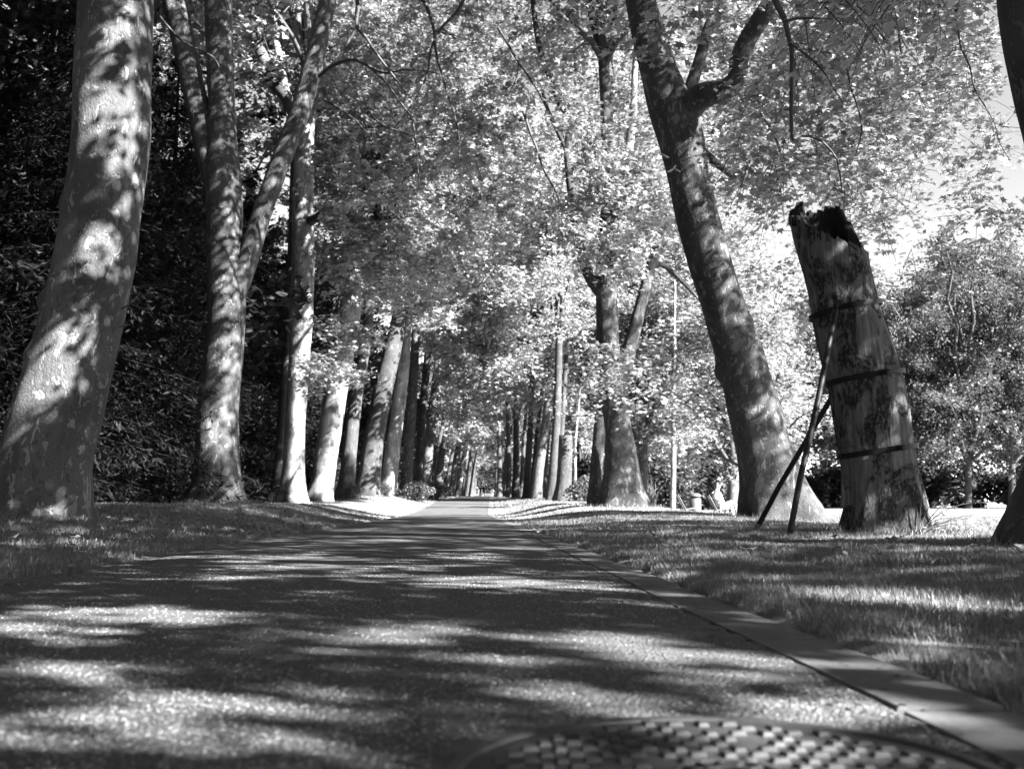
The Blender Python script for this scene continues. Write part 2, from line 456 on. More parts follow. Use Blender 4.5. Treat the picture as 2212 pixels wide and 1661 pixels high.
# ------------------------------------------------------------------ trunks and limbs
def spline(pts, r, step):
    """Catmull-Rom through pts with radii r, about one ring per step metres"""
    pts = [Vector(p) for p in pts]; n = len(pts)
    op, orr = [], []
    for i in range(n-1):
        p0 = pts[max(i-1, 0)]; p1 = pts[i]; p2 = pts[i+1]; p3 = pts[min(i+2, n-1)]
        if i == 0: p0 = p1*2 - p2
        if i == n-2: p3 = p2*2 - p1
        m = max(1, int((p2-p1).length/step))
        for k in range(m):
            t = k/m
            q = .5*((2*p1) + (p2-p0)*t + (2*p0-5*p1+4*p2-p3)*t*t + (3*p1-p0-3*p2+p3)*t**3)
            op.append(q); orr.append(r[i] + (r[i+1]-r[i])*(t*t*(3-2*t)*.5 + t*.5))
    op.append(pts[-1]); orr.append(r[-1])
    return op, orr
def trunk_mesh(name, pts, r, mat, base=None, nseg=28, step=.12, flare=0., fl_h=.6, lobes=5, lump=.05, seed=0, knobs=(), close=True, extend=True):
    """tapered trunk with root flare, low lumps, knobs; world points, mesh returned relative to base"""
    if extend:
        d = (Vector(pts[1]) - Vector(pts[0])).normalized()
        d = Vector((d.x*.3, d.y*.3, 1)).normalized()
        pts = [Vector(pts[0]) - d*.45] + list(pts); r = [r[0]*1.02] + list(r)
    C_, R_ = spline(pts, r, step); m = len(C_)
    z0 = Vector(pts[1] if extend else pts[0]).z
    Cn = np.array([tuple(p) for p in C_]); T = np.gradient(Cn, axis=0); T /= np.linalg.norm(T, axis=1)[:, None]
    U = np.cross(T[0], [0, 1., 0]); U /= np.linalg.norm(U)
    V = np.zeros((m, nseg, 3)); ph = seed*1.7
    for i in range(m):
        U = U - T[i]*(U@T[i]); U /= np.linalg.norm(U); W = np.cross(T[i], U)
        h = max(Cn[i, 2] - z0, -.1)
        for j in range(nseg):
            a = 2*math.pi*j/nseg
            rr = R_[i]
            if flare:
                f = math.exp(-h/fl_h)
                rr *= 1 + flare*f*(.55 + .45*math.cos(lobes*a + ph + .6*math.sin(2*a)))
            dv = U*math.cos(a) + W*math.sin(a)
            p = Cn[i] + dv*rr
            nz = mnoise.noise(Vector((p[0]*1.3+ph, p[1]*1.3, p[2]*.7))) + .45*mnoise.noise(Vector((p[0]*4+ph, p[1]*4, p[2]*1.8)))
            rr *= 1 + lump*nz
            for kh, ka, kr, ks in knobs:
                dd = ((h-kh)/ks)**2 + (((a-ka+math.pi) % (2*math.pi) - math.pi)*R_[i]/ks)**2
                rr += kr*math.exp(-dd)
            V[i, j] = Cn[i] + dv*rr
    off = np.array(base if base is not None else (0, 0, 0))
    Vf = V.reshape(-1, 3) - off
    i, j = np.meshgrid(np.arange(m-1), np.arange(nseg), indexing='ij')
    a0 = i*nseg + j; a1 = i*nseg + (j+1) % nseg
    F4 = np.stack([a1, a0, a0+nseg, a1+nseg], -1).reshape(-1, 4)[:, ::-1]
    Fs = [F4]
    if close:
        Vf = np.concatenate([Vf, [Cn[-1]-off]]); c = len(Vf)-1
        Fs.append(np.array([[c, (m-1)*nseg + k, (m-1)*nseg + (k+1) % nseg] for k in range(nseg)]))
    return np_mesh(name, Vf, Fs, mat)

def px_trunk(rows, Y, lean=0.):
    """rows: (dx, dy, width in display px) from the base up -> points, radii; lean = metres of forward shift per row height"""
    pts, r = [], []
    z0 = P(rows[0][0], rows[0][1], Y).z
    for dx, dy, wd in rows:
        p = P(dx, dy, Y); y = Y + lean*(p.z - z0); p = P(dx, dy, y)
        pts.append(p); r.append(wd*mpp(y)/2*1.0)
    return pts, r

# ------------------------------------------------------------------ foliage
def leaf_shape(kind):
    if kind == 'lobed':
        tips = [(90, 1.0), (38, .93), (-14, .72), (142, .93), (194, .72)]
        notch = [(64, .50), (12, .46), (116, .50), (168, .46)]
        rim = sorted(tips + notch + [(-90, .22)], key=lambda q: (q[0] - (-90)) % 360)
        V = [(0, 0, 0)] + [(.5*rr*math.cos(rad(a)), .5*rr*math.sin(rad(a)), -.10*rr*rr) for a, rr in rim]
        n = len(rim); F = [[0, 1+k, 1+(k+1) % n] for k in range(n)]
    elif kind == 'star':
        V = [(0, -.25, 0), (.48, .05, -.07), (.16, .12, 0), (0, .52, -.08), (-.16, .12, 0), (-.48, .05, -.07)]
        F = [[0, 1, 2], [0, 2, 4], [2, 3, 4], [0, 4, 5]]
    elif kind == 'needle':
        V = [(0, -.5, 0), (.13, .1, 0), (0, .5, -.05), (-.13, .1, 0)]; F = [[0, 1, 2], [0, 2, 3]]
    else:
        V = [(0, -.45, 0), (.42, .02, -.1), (0, .5, 0), (-.42, .02, -.1)]; F = [[0, 1, 2], [0, 2, 3]]
    return np.array(V), np.array(F)
def leaves_mesh(name, pos, size, kind, mat, rng, upbias=.8, dirs=None, dirmix=1.6, vary=.3):
    pos = np.asarray(pos, float); n = len(pos); V0, F0 = leaf_shape(kind); k = len(V0)
    N = rng.normal(size=(n, 3)); N /= np.linalg.norm(N, axis=1)[:, None]
    N[:, 2] = np.abs(N[:, 2]) + upbias; N /= np.linalg.norm(N, axis=1)[:, None]
    A = rng.normal(size=(n, 3)); A[:, 2] -= .5
    if dirs is not None: A += dirmix*np.asarray(dirs)
    A -= N*(A*N).sum(1)[:, None]; A /= np.linalg.norm(A, axis=1)[:, None] + 1e-9
    B = np.cross(A, N); s = size*np.clip(1 + vary*rng.normal(size=n), .4, 1.7)
    V = pos[:, None, :] + s[:, None, None]*(V0[None, :, 0:1]*B[:, None, :] + V0[None, :, 1:2]*A[:, None, :] + V0[None, :, 2:3]*N[:, None, :])
    F = (np.arange(n)[:, None, None]*k + F0[None]).reshape(-1, 3)
    return np_mesh(name, V.reshape(-1, 3), F, mat, False)

def bez(a, b, c, n):
    t = np.linspace(0, 1, n)[:, None]
    return a*(1-t)**2 + 2*b*t*(1-t) + c*t*t
def gen_crown(seed, R, H, nl, ns, ntw, nleaf, lsize, kind, mat, low=-.1, droop=.35, shell=.55, thick=.16):
    """returns (leaf mesh, branch mesh) with the fork at the origin"""
    rng = np.random.default_rng(seed); tb = MB(); pos = []; dirs = []
    for i in range(nl):
        az = i*2.399 + rng.uniform(-.4, .4); u = (i+.5)/nl
        el = low + (1.45-low)*u**.9 + rng.uniform(-.1, .1)
        tgt = np.array([R*math.cos(az)*math.cos(el), R*math.sin(az)*math.cos(el), H*.40 + H*.56*math.sin(el)])
        if el < .3: tgt[2] = H*.22 + H*.3*el + rng.uniform(-.06, .06)*H
        tgt *= rng.uniform(.8, 1.05)
        L = np.linalg.norm(tgt)
        mid = np.array([tgt[0]*.35, tgt[1]*.35, tgt[2]*.62 + .08*L])
        limb = bez(np.zeros(3), mid, tgt, 9)
        limb[1:-1] += rng.normal(size=(7, 3))*.035*L*.4
        tb.tube(limb, np.linspace(thick, .025, 9)*(L/H)**.5, 6)
        for s in range(ns):
            t = .28 + .72*(s+rng.random())/ns; f = t*8; a = int(min(f, 7)); p = limb[a]*(1-(f-a)) + limb[a+1]*(f-a)
            out = rng.normal(size=3); out[2] = out[2]*.5; out /= np.linalg.norm(out)
            ow = p/np.linalg.norm(p)*np.array([1, 1, .3])
            d = out*.9 + ow*.7; d /= np.linalg.norm(d)
            ln = R*rng.uniform(.26, .46)*(1.15-.5*t)
            q = p + d*ln + np.array([0, 0, -droop*ln*.6])
            sub = bez(p, (p+q)/2 + np.array([0, 0, .18*ln]), q, 6)
            tb.tube(sub, np.linspace(.035, .010, 6), 4)
            for k in range(ntw):
                tt = .25 + .75*(k+rng.random())/ntw; g_ = tt*5; a = int(min(g_, 4)); p2 = sub[a]*(1-(g_-a)) + sub[a+1]*(g_-a)
                d2 = rng.normal(size=3); d2[2] = d2[2]*.5 - droop; d2 += d*.5; d2 /= np.linalg.norm(d2)
                l2 = rng.uniform(.5, 1.15)
                q2 = p2 + d2*l2
                tb.tube(np.stack([p2, (p2+q2)/2+[0, 0, .05], q2]), [.010, .007, .004], 3)
                m = int(nleaf*rng.uniform(.6, 1.4))
                tl = rng.uniform(.05, 1.15, m)[:, None]
                pp = p2 + (q2-p2)*tl + rng.normal(size=(m, 3))*np.array([.20, .20, .13])
                pos.append(pp); dirs.append(np.repeat(d2[None], m, 0))
    pos = np.concatenate(pos); dirs = np.concatenate(dirs)
    return leaves_mesh('foliage', pos, lsize, kind, mat, rng, .7, dirs, 1.2), tb.mesh('branches', TWIG)

def gen_sprays(name, centers, base, lsize, kind, mat, seed, nleaf=14, ntw=4, l=(.5, 1.1), droop=.35, anchors=None, spread=.13, twr=.007):
    """leafy sprays: twigs from given world points, drooping; returns leaf mesh + twig mesh relative to base"""
    rng = np.random.default_rng(seed); tb = MB(); pos = []; dirs = []
    off = np.array(base)
    for c in centers:
        c = np.array(c) - off
        main = rng.normal(size=3); main[2] = main[2]*.3 - droop*.5; main /= np.linalg.norm(main)
        for k in range(ntw):
            d = rng.normal(size=3); d[2] = d[2]*.6 - droop; d = d*.8 + main*.7; d /= np.linalg.norm(d)
            L = rng.uniform(*l); p = c + rng.normal(size=3)*.12; q = p + d*L + np.array([0, 0, -.12*L])
            tw = bez(p, (p+q)/2 + np.array([0, 0, .10*L]), q, 4)
            tb.tube(tw, [twr*1.4, twr, twr*.8, twr*.5], 3)
            m = max(2, int(nleaf*rng.uniform(.6, 1.4))); tl = rng.uniform(.0, 1.1, m)[:, None]
            pos.append(p + (q-p)*tl + rng.normal(size=(m, 3))*np.array([spread, spread, spread*.5])); dirs.append(np.repeat(d[None], m, 0))
    return leaves_mesh('foliage', np.concatenate(pos), lsize, kind, mat, rng, 1.0, np.concatenate(dirs), 1.2), tb

_r = random.Random(3)
OPEN = [Vector((float(pc(y)) + e, y, G(float(pc(y)) + e, y))) for y in np.arange(39, 63, .6) for e in (-4, -2.8, -1.4, 0, 1.4, 2.8, 4.2)]
OPEN += [P(_r.uniform(618, 655), _r.uniform(800, 1085), 37.6) for _ in range(60)]          # foot of the third left trunk
OPEN += [P(_r.uniform(645, 670), y_, 37.6) for y_ in (480, 530, 590, 640, 690, 740)]
OPEN += [P(710 + (1086-y_)*.13 + _r.uniform(-8, 16), y_, 43.6) for y_ in range(800, 1080, 9)]
OPEN += [P(850 + _r.uniform(-6, 18), y_, 58) for y_ in range(800, 1070, 12)]
OPEN += [P(_r.uniform(1530, 1600), _r.uniform(1040, 1120), 34) for _ in range(30)]
OPEN += [P(_r.uniform(650, 825), _r.choice((_r.uniform(690, 735), _r.uniform(770, 815))), 34) for _ in range(50)]
OPEN += [P(a, b, 22.4) for a, b in ((1490, 322), (1512, 380), (1535, 430), (1566, 512), (1572, 610), (1600, 700), (1660, 850), (1672, 885), (1690, 960), (1700, 1010), (1730, 1080), (1560, 205), (1625, 90))]
OPEN = np.array([tuple(q) for q in OPEN]); SDN = np.array(SDIR)
OPEN2 = [P(a, b, 12.4) for a, b in ((235, 205), (252, 235), (222, 185), (310, 235), (295, 265), (110, 790), (135, 775), (85, 808), (190, 770), (215, 545), (235, 530), (280, 25), (300, 40), (140, 1095), (295, 450), (70, 870), (160, 700), (255, 195), (240, 250), (205, 215))]
OPEN2 += [P(a, b, 25.5) for a, b in ((508, 500), (503, 438), (500, 600), (500, 650), (516, 770), (500, 860), (490, 950), (495, 1060), (480, 905), (640, 190), (612, 330))]
OPEN2 = np.array([tuple(q) for q in OPEN2])
def trunk_gap(c, rad_=.25):
    d = np.array(c)[None] - OPEN2; t = d @ SDN
    return bool(((t > .6) & (np.linalg.norm(d - t[:, None]*SDN, axis=1) < rad_)).any())
def sunny_gap(c, rad_=.62):
    """True where the photograph shows sun falling through: no bough grows on these lines towards the sun"""
    d = np.array(c)[None] - OPEN; t = d @ SDN
    q = np.linalg.norm(d - t[:, None]*SDN, axis=1)
    return bool(((t > .8) & (q < rad_)).any())
def poly_points(poly, n, Y0, Y1, seed, holes=()):
    """n points in the solid seen through the display polygon between distances Y0 and Y1"""
    r = random.Random(seed); xs_ = [p[0] for p in poly]; ys_ = [p[1] for p in poly]; out = []; tries = 0
    def inside(x, y, pl):
        c = False; j = len(pl)-1
        for i in range(len(pl)):
            if (pl[i][1] > y) != (pl[j][1] > y) and x < (pl[j][0]-pl[i][0])*(y-pl[i][1])/(pl[j][1]-pl[i][1]) + pl[i][0]: c = not c
            j = i
        return c
    while len(out) < n:
        x = r.uniform(min(xs_), max(xs_)); y = r.uniform(min(ys_), max(ys_))
        if inside(x, y, poly) and not any(inside(x, y, h) for h in holes):
            Y = (Y0**2 + (Y1**2-Y0**2)*r.random())**.5
            q = P(x, y, Y); tries += 1
            if tries < n*6 and sunny_gap(q): continue
            out.append(q)
    return out

# shared crowns
CR = [gen_crown(11+i, 5.2, 12.5, 15, 7, 4, 26, .25, 'kite', LEAF_M, thick=.09) for i in range(3)]
CRN = [gen_crown(31+i, 5.6, 12.0, 15, 7, 4, 20, .20, 'star', LEAF) for i in range(2)]
CRO = [gen_crown(41+i, 6.0, 11.0, 20, 8, 4, 8, .19, 'kite', LEAF_O, low=-.3, droop=.2) for i in range(2)]   # airy open crowns
CRD = [gen_crown(51+i, 6.0, 13.0, 16, 8, 4, 60, .14, 'kite', LEAF_W, low=-.35) for i in range(2)]
CRO3 = [gen_crown(45+i, 5.2, 12.5, 15, 7, 4, 24, .25, 'kite', LEAF_O, thick=.09) for i in range(2)]   # dense unseen crowns added overhead to block skylight
def add_crown(t, cr, loc, scale=1., rot=0., tilt=(0, 0), sz=None):
    """crown and branches as two children of the tree; loc relative to the tree's base"""
    for nm, me in (('crown', cr[0]), ('branches', cr[1])):
        o = link(nm, me, t, loc); o.rotation_euler = (tilt[0], tilt[1], rot)
        o.scale = (scale, scale, (sz or scale))
        o['kind'] = 'stuff'

def tree(label, rows, Y, mat, group=None, lean=0., flare=.35, nseg=24, step=.15, seed=0, knobs=(), lump=.05, lobes=5, fl_h=.5, name='plane_tree'):
    pts, r = px_trunk(rows, Y, lean)
    b = Vector(pts[0]); b.z = min(b.z, G(b.x, b.y) + .02)
    pts[0] = Vector((pts[0].x, pts[0].y, G(pts[0].x, pts[0].y)))
    t = thing(name, label, 'tree', pts[0], group)
    link('trunk', trunk_mesh('trunk', pts, r, mat, pts[0], nseg, step, flare, fl_h, lobes, lump, seed, knobs), t)
    return t, pts, r
def limb(t, rows, Y, mat, lean=0., nseg=14, step=.18, lump=.05, seed=1, name='limb', Ys=None):
    """a limb through display points; Ys gives a distance for each point"""
    if Ys is None: pts, r = px_trunk(rows, Y, lean)
    else:
        pts = [P(a, b, y) for (a, b, c), y in zip(rows, Ys)]; r = [c*mpp(y)/2 for (a, b, c), y in zip(rows, Ys)]
    return link(name, trunk_mesh(name, pts, r, mat, t.location, nseg, step, 0, .5, 5, lump, seed, (), True, False), t)

def stuff_crown(t, meshes, name='crown', tw='twigs'):
    lm, tb = meshes
    link(name, lm, t, kind='stuff'); link(tw, tb.mesh('twigs', TWIG), t, kind='stuff')

# --- left row -------------------------------------------------------------
T1, p1, r1 = tree('huge mottled plane tree leaning right, nearest on the left verge', [
    (84, 1115, 196), (93, 1060, 192), (99, 998, 188), (120, 907, 190), (150, 800, 178), (176, 700, 171), (205, 562, 171),
    (219, 466, 166), (229, 400, 164), (241, 300, 167), (245, 150, 166), (251, 0, 162), (256, -150, 158), (262, -320, 150)],
    13, BARK, flare=.34, nseg=72, step=.055, seed=1, lump=.035, lobes=4, fl_h=.45,
    knobs=[(2.62, 0.15, .10, .13), (3.92, .1, .06, .12), (1.9, .5, .05, .1), (1.2, 4.2, .05, .12)])
add_crown(T1, CRN[0], (p1[-1] - T1.location), 1.05, 1.2)

T2, p2, r2 = tree('forked mottled plane tree, second of the left row, one long branch sweeping right', [
    (462, 1081, 112), (466, 1040, 96), (470, 960, 92), (472, 871, 86), (482, 780, 84), (489, 690, 80), (490, 640, 84),
    (486, 560, 80), (484, 466, 80), (482, 380, 78), (480, 300, 66), (478, 200, 60), (474, 100, 60), (471, 0, 62), (466, -150, 60), (462, -300, 52)],
    26, BARK, flare=.42, nseg=48, step=.10, seed=4, lump=.05, knobs=[(1.4, 4.4, .10, .18)])
limb(T2, [(490, 660, 60), (515, 610, 54), (540, 545, 46), (566, 460, 42), (606, 350, 44), (640, 265, 44), (665, 185, 46), (684, 110, 42), (700, 40, 40), (716, -40, 38), (740, -160, 34)], 26, BARK, nseg=24, step=.12, seed=2)
limb(T2, [(474, 420, 56), (455, 350, 58), (434, 260, 54), (415, 180, 52), (398, 100, 52), (380, 20, 54), (360, -60, 50), (340, -180, 44)], 26, BARK, nseg=24, step=.12, lean=.05, seed=3)
for X, Y, z, k in ((-8, -6, 9, 0), (-7, 2, 9.5, 1), (-8.5, 9, 11, 2), (-1, -3, 10, 2), (-1.5, -11, 9, 0), (0, 1, 11.5, 1), (-9.5, 17, 13, 0)):  # extra crowns above the frame, added to cut skylight
    add_crown(T1, CRO3[k % 2], (X - T1.location.x, Y - T1.location.y, z - T1.location.z - 1.5), 1.05, X*2+Y)
add_crown(T2, CRN[1], (P(462, -250, 26) - T2.location), 1.0, .5)

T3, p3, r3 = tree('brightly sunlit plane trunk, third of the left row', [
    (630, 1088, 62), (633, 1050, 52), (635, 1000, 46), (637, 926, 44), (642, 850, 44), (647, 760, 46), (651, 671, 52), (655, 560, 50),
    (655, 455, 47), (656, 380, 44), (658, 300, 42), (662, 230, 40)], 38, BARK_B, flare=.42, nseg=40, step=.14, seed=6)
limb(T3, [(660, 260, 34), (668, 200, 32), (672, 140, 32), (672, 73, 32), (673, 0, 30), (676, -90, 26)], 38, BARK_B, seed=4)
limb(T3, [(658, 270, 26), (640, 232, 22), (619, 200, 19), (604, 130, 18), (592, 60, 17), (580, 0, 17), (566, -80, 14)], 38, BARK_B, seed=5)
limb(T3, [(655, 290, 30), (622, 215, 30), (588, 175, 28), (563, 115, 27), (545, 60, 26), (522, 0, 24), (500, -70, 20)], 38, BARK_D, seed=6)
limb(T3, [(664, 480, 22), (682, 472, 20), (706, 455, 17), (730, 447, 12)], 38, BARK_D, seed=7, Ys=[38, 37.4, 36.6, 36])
for X, Y, z, k in ((-11, 23, 14, 1), (-10, 30, 16, 2)): add_crown(T2, CRO3[k % 2], (X - T2.location.x, Y - T2.location.y, z - T2.location.z - 1.5), 1.05, X*2+Y)  # more of the added overhead crowns
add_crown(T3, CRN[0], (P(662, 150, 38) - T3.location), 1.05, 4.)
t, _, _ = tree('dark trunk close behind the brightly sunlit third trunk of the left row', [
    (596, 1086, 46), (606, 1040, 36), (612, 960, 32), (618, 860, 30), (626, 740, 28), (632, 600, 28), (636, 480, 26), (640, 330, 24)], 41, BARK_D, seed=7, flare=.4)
add_crown(t, CR[1], (P(640, 330, 41) - t.location), 1., 2.)

LEFT = [  # label, rows, Y, mat, crown
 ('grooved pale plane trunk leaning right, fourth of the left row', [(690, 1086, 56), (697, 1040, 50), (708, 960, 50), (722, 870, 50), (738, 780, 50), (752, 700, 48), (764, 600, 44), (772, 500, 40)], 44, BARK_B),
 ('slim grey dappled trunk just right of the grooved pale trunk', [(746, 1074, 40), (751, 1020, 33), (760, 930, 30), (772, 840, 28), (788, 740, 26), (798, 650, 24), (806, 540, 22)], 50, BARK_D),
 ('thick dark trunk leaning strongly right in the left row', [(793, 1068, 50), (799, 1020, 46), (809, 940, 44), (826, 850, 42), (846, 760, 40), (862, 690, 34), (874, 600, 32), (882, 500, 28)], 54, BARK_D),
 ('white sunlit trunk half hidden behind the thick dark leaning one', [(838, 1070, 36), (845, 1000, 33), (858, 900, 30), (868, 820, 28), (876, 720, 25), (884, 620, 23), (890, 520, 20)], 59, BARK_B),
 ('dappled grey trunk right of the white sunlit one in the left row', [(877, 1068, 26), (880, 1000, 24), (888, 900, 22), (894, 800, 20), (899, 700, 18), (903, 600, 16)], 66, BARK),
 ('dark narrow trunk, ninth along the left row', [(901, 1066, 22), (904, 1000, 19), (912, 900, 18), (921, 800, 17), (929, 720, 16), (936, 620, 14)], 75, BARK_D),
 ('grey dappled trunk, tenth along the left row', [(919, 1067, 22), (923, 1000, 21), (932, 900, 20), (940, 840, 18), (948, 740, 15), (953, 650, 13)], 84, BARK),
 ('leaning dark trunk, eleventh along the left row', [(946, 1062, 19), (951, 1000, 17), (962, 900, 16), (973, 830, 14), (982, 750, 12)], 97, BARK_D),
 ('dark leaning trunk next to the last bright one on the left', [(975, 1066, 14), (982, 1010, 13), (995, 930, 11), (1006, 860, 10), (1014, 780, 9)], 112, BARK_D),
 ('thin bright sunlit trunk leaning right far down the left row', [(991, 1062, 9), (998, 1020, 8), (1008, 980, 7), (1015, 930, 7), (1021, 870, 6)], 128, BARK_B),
]
for i, (lb, rows, Y, m) in enumerate(LEFT):
    t, pts, r = tree(lb, rows, Y, m, 'plane trees of the left row', seed=10+i, nseg=24 if Y < 60 else 14, step=.25 if Y < 60 else .5, flare=.3, lean=0)
    top = Vector(pts[-1]) - t.location
    k = len(pts)//2
    add_crown(t, (CRN if Y < 48 else CR)[i % (2 if Y < 48 else 3)], top*.9 + Vector((1.3, 0, 0)), 1.0 + .06*(i % 3), i*1.9)

TL = t
# --- right row ------------------------------------------------------------
R0, p0, r0 = tree('dark curved plane trunk cut off by the right edge of the picture', [
    (2292, 1172, 236), (2300, 1110, 206), (2318, 1040, 196), (2338, 900, 190), (2348, 700, 190), (2345, 520, 190), (2325, 331, 192), (2292, 186, 196), (2270, 80, 200), (2258, 0, 200), (2240, -150, 190), (2225, -330, 170)],
    9.1, BARK_D, flare=.22, nseg=64, step=.06, seed=21, lump=.04, fl_h=.35)
R1, q1, rr1 = tree('big plane tree leaning left on the lawn between the stump and the slim young tree', [
    (1688, 1128, 150), (1678, 1085, 140), (1668, 1036, 126), (1648, 961, 114), (1626, 875, 112), (1600, 774, 104), (1557, 646, 94), (1519, 518, 92),
    (1488, 393, 92), (1470, 300, 100), (1446, 225, 98), (1424, 157, 84), (1402, 80, 76), (1384, 0, 70), (1362, -120, 66), (1345, -280, 56)],
    23, BARK_R, flare=.42, nseg=56, step=.09, seed=23, lump=.05, lobes=5, fl_h=.75, knobs=[(3.4, 6.0, .12, .22), (2.4, 3.3, .08, .2)])
limb(R1, [(1462, 262, 70), (1490, 230, 66), (1520, 207, 58), (1560, 197, 48), (1590, 172, 42), (1597, 128, 42), (1618, 80, 42), (1640, 45, 42), (1655, 22, 40), (1662, 8, 36)], 23, BARK_R, nseg=24, step=.1, seed=24, lean=0, Ys=[23, 22.8, 22.5, 22.1, 21.8, 21.6, 21.4, 21.2, 21.1, 21.0])
limb(R1, [(1478, 235, 40), (1492, 190, 30), (1508, 140, 26), (1524, 85, 25), (1534, 52, 24), (1556, 22, 22), (1580, -20, 18), (1610, -80, 14)], 23, BARK_D, nseg=16, step=.12, seed=25)
limb(R1, [(1517, 330, 26), (1545, 352, 18), (1570, 372, 12), (1590, 392, 8)], 23, BARK_D, nseg=10, step=.15, seed=26)
add_crown(R1, CRN[1], (P(1352, -220, 23) - R1.location), 1.15, 2.2)

R2, q2, rr2 = tree('broad forked plane tree at the left edge of the lawn, beside a slim leaning stump', [
    (1346, 1092, 98), (1344, 1060, 84), (1342, 1000, 70), (1336, 930, 58), (1326, 870, 54), (1318, 800, 50), (1313, 720, 48), (1310, 640, 46), (1310, 560, 46), (1316, 480, 44), (1325, 410, 42),
    (1318, 340, 32), (1312, 280, 30), (1308, 200, 26), (1300, 80, 22), (1296, -60, 20)], 30, BARK_R, flare=.34, nseg=40, step=.12, seed=27, fl_h=.7)
limb(R2, [(1322, 830, 40), (1345, 800, 38), (1366, 730, 30), (1384, 660, 27), (1400, 600, 26), (1412, 560, 26), (1430, 522, 25)], 30, BARK_R, seed=28)
limb(R2, [(1404, 590, 14), (1425, 570, 13), (1455, 590, 12), (1490, 625, 8), (1512, 650, 5)], 30, BARK_D, seed=29, nseg=8)
limb(R2, [(1400, 600, 12), (1382, 612, 10), (1360, 618, 7)], 30, BARK_D, seed=30, nseg=8)
limb(R2, [(1306, 640, 30), (1282, 612, 26), (1262, 570, 24), (1247, 500, 22), (1237, 437, 19), (1229, 370, 18), (1226, 320, 17), (1230, 273, 16), (1214, 236, 15), (1196, 190, 14), (1180, 146, 13), (1163, 90, 13), (1153, 18, 12), (1146, -60, 10)], 30, BARK_D, seed=31, nseg=12)
limb(R2, [(1226, 330, 12), (1212, 300, 11), (1198, 270, 10), (1184, 240, 9), (1170, 190, 7)], 30, BARK_D, seed=32, nseg=8)
limb(R2, [(1326, 440, 26), (1340, 400, 24), (1356, 330, 20), (1366, 255, 18), (1370, 180, 14), (1374, 100, 12)], 30, BARK_B, seed=33, nseg=10)
limb(R2, [(1330, 430, 16), (1355, 400, 14), (1378, 360, 12), (1400, 330, 9), (1430, 318, 7)], 30, BARK_B, seed=34, nseg=8)
add_crown(R2, CRN[0], (P(1306, 140, 30) - R2.location), 1.0, 5.)

RIGHT = [
 ('slim leaning trunk snapped short, just left of the broad forked tree', [(1284, 1091, 32), (1286, 1050, 28), (1289, 1000, 26), (1293, 950, 26), (1297, 905, 24)], 31, BARK, None),
 ('tall cut-off hollow trunk beside a bush in the right row', [(1216, 1077, 40), (1218, 1040, 33), (1221, 980, 31), (1222, 940, 29)], 49, BARK_D, None),
 ('dark straight trunk touching the cut-off hollow trunk', [(1192, 1081, 24), (1195, 1020, 21), (1199, 960, 19), (1203, 900, 18), (1206, 800, 16), (1208, 700, 15)], 53, BARK_D, 0),
 ('striped sunlit trunk in the right row of the avenue', [(1158, 1079, 24), (1163, 1020, 22), (1172, 960, 20), (1181, 900, 19), (1188, 820, 17), (1194, 720, 15)], 60, BARK, 1),
 ('dark trunk left of the striped sunlit one in the right row', [(1137, 1078, 16), (1141, 1000, 15), (1146, 920, 13), (1149, 840, 12), (1152, 760, 11)], 67, BARK_D, 2),
 ('darkest straight trunk standing at the verge of the far right row', [(1114, 1080, 17), (1115, 1000, 14), (1115, 920, 12), (1116, 850, 11), (1117, 760, 10)], 73, BARK_D, 0),
 ('thin dark trunk left of the darkest straight one', [(1099, 1075, 13), (1099, 1000, 11), (1098, 930, 10), (1096, 850, 9)], 88, BARK_D, 1),
 ('short dark trunk close to the walkers on the right side', [(1078, 1069, 13), (1079, 1030, 11), (1079, 980, 9), (1078, 920, 8)], 108, BARK_D, 2),
]
for i, (lb, rows, Y, m, cr) in enumerate(RIGHT):
    t, pts, r = tree(lb, rows, Y, m, 'plane trees of the right row' if cr is not None else None, seed=40+i, nseg=20 if Y < 60 else 12, step=.25 if Y < 60 else .5, flare=.25,
                     name='plane_tree' if cr is not None else 'broken_tree')
    if cr is not None:
        add_crown(t, CR[cr], (Vector(pts[-1]) - t.location)*.92, 1.0, i*2.3)

FARX = [(1205, 57, 15, 'right'), (1172, 64, 13, 'right'), (1147, 71, 11, 'right'), (1125, 80, 10, 'right'), (1107, 95, 8, 'right'), (1090, 118, 7, 'right'), (1070, 138, 6, 'right'), (963, 104, 9, 'left'), (986, 120, 8, 'left'), (1003, 150, 6, 'left'), (1014, 172, 5, 'left'), (930, 90, 9, 'left')]
for k_, (dx, Y, w_, sd_) in enumerate(FARX):
    X = (dx-1106)*mpp(Y); z = G(X, Y); base = Vector((X, Y, z)); tt_ = thing('plane_tree', 'thin dark plane trunk crowded between its neighbours in the %s row' % sd_, 'tree', base, 'crowded thin trunks of the %s row' % sd_)
    ln = (1.2 if sd_ == 'left' else .5) + .3*(k_ % 3); h_ = 8 + k_ % 3
    link('trunk', trunk_mesh('trunk', [base, base + Vector((ln*.45, 0, h_*.5)), base + Vector((ln, 0, h_))], [w_*mpp(Y)/2, w_*mpp(Y)*.42, w_*mpp(Y)*.3], BARK_D, base, 12, .6, .25, .5, 5, .05, k_), tt_)
    if k_ % 2: add_crown(tt_, CR[k_ % 3], (ln, 0, h_-1), .8, k_)
TR = t
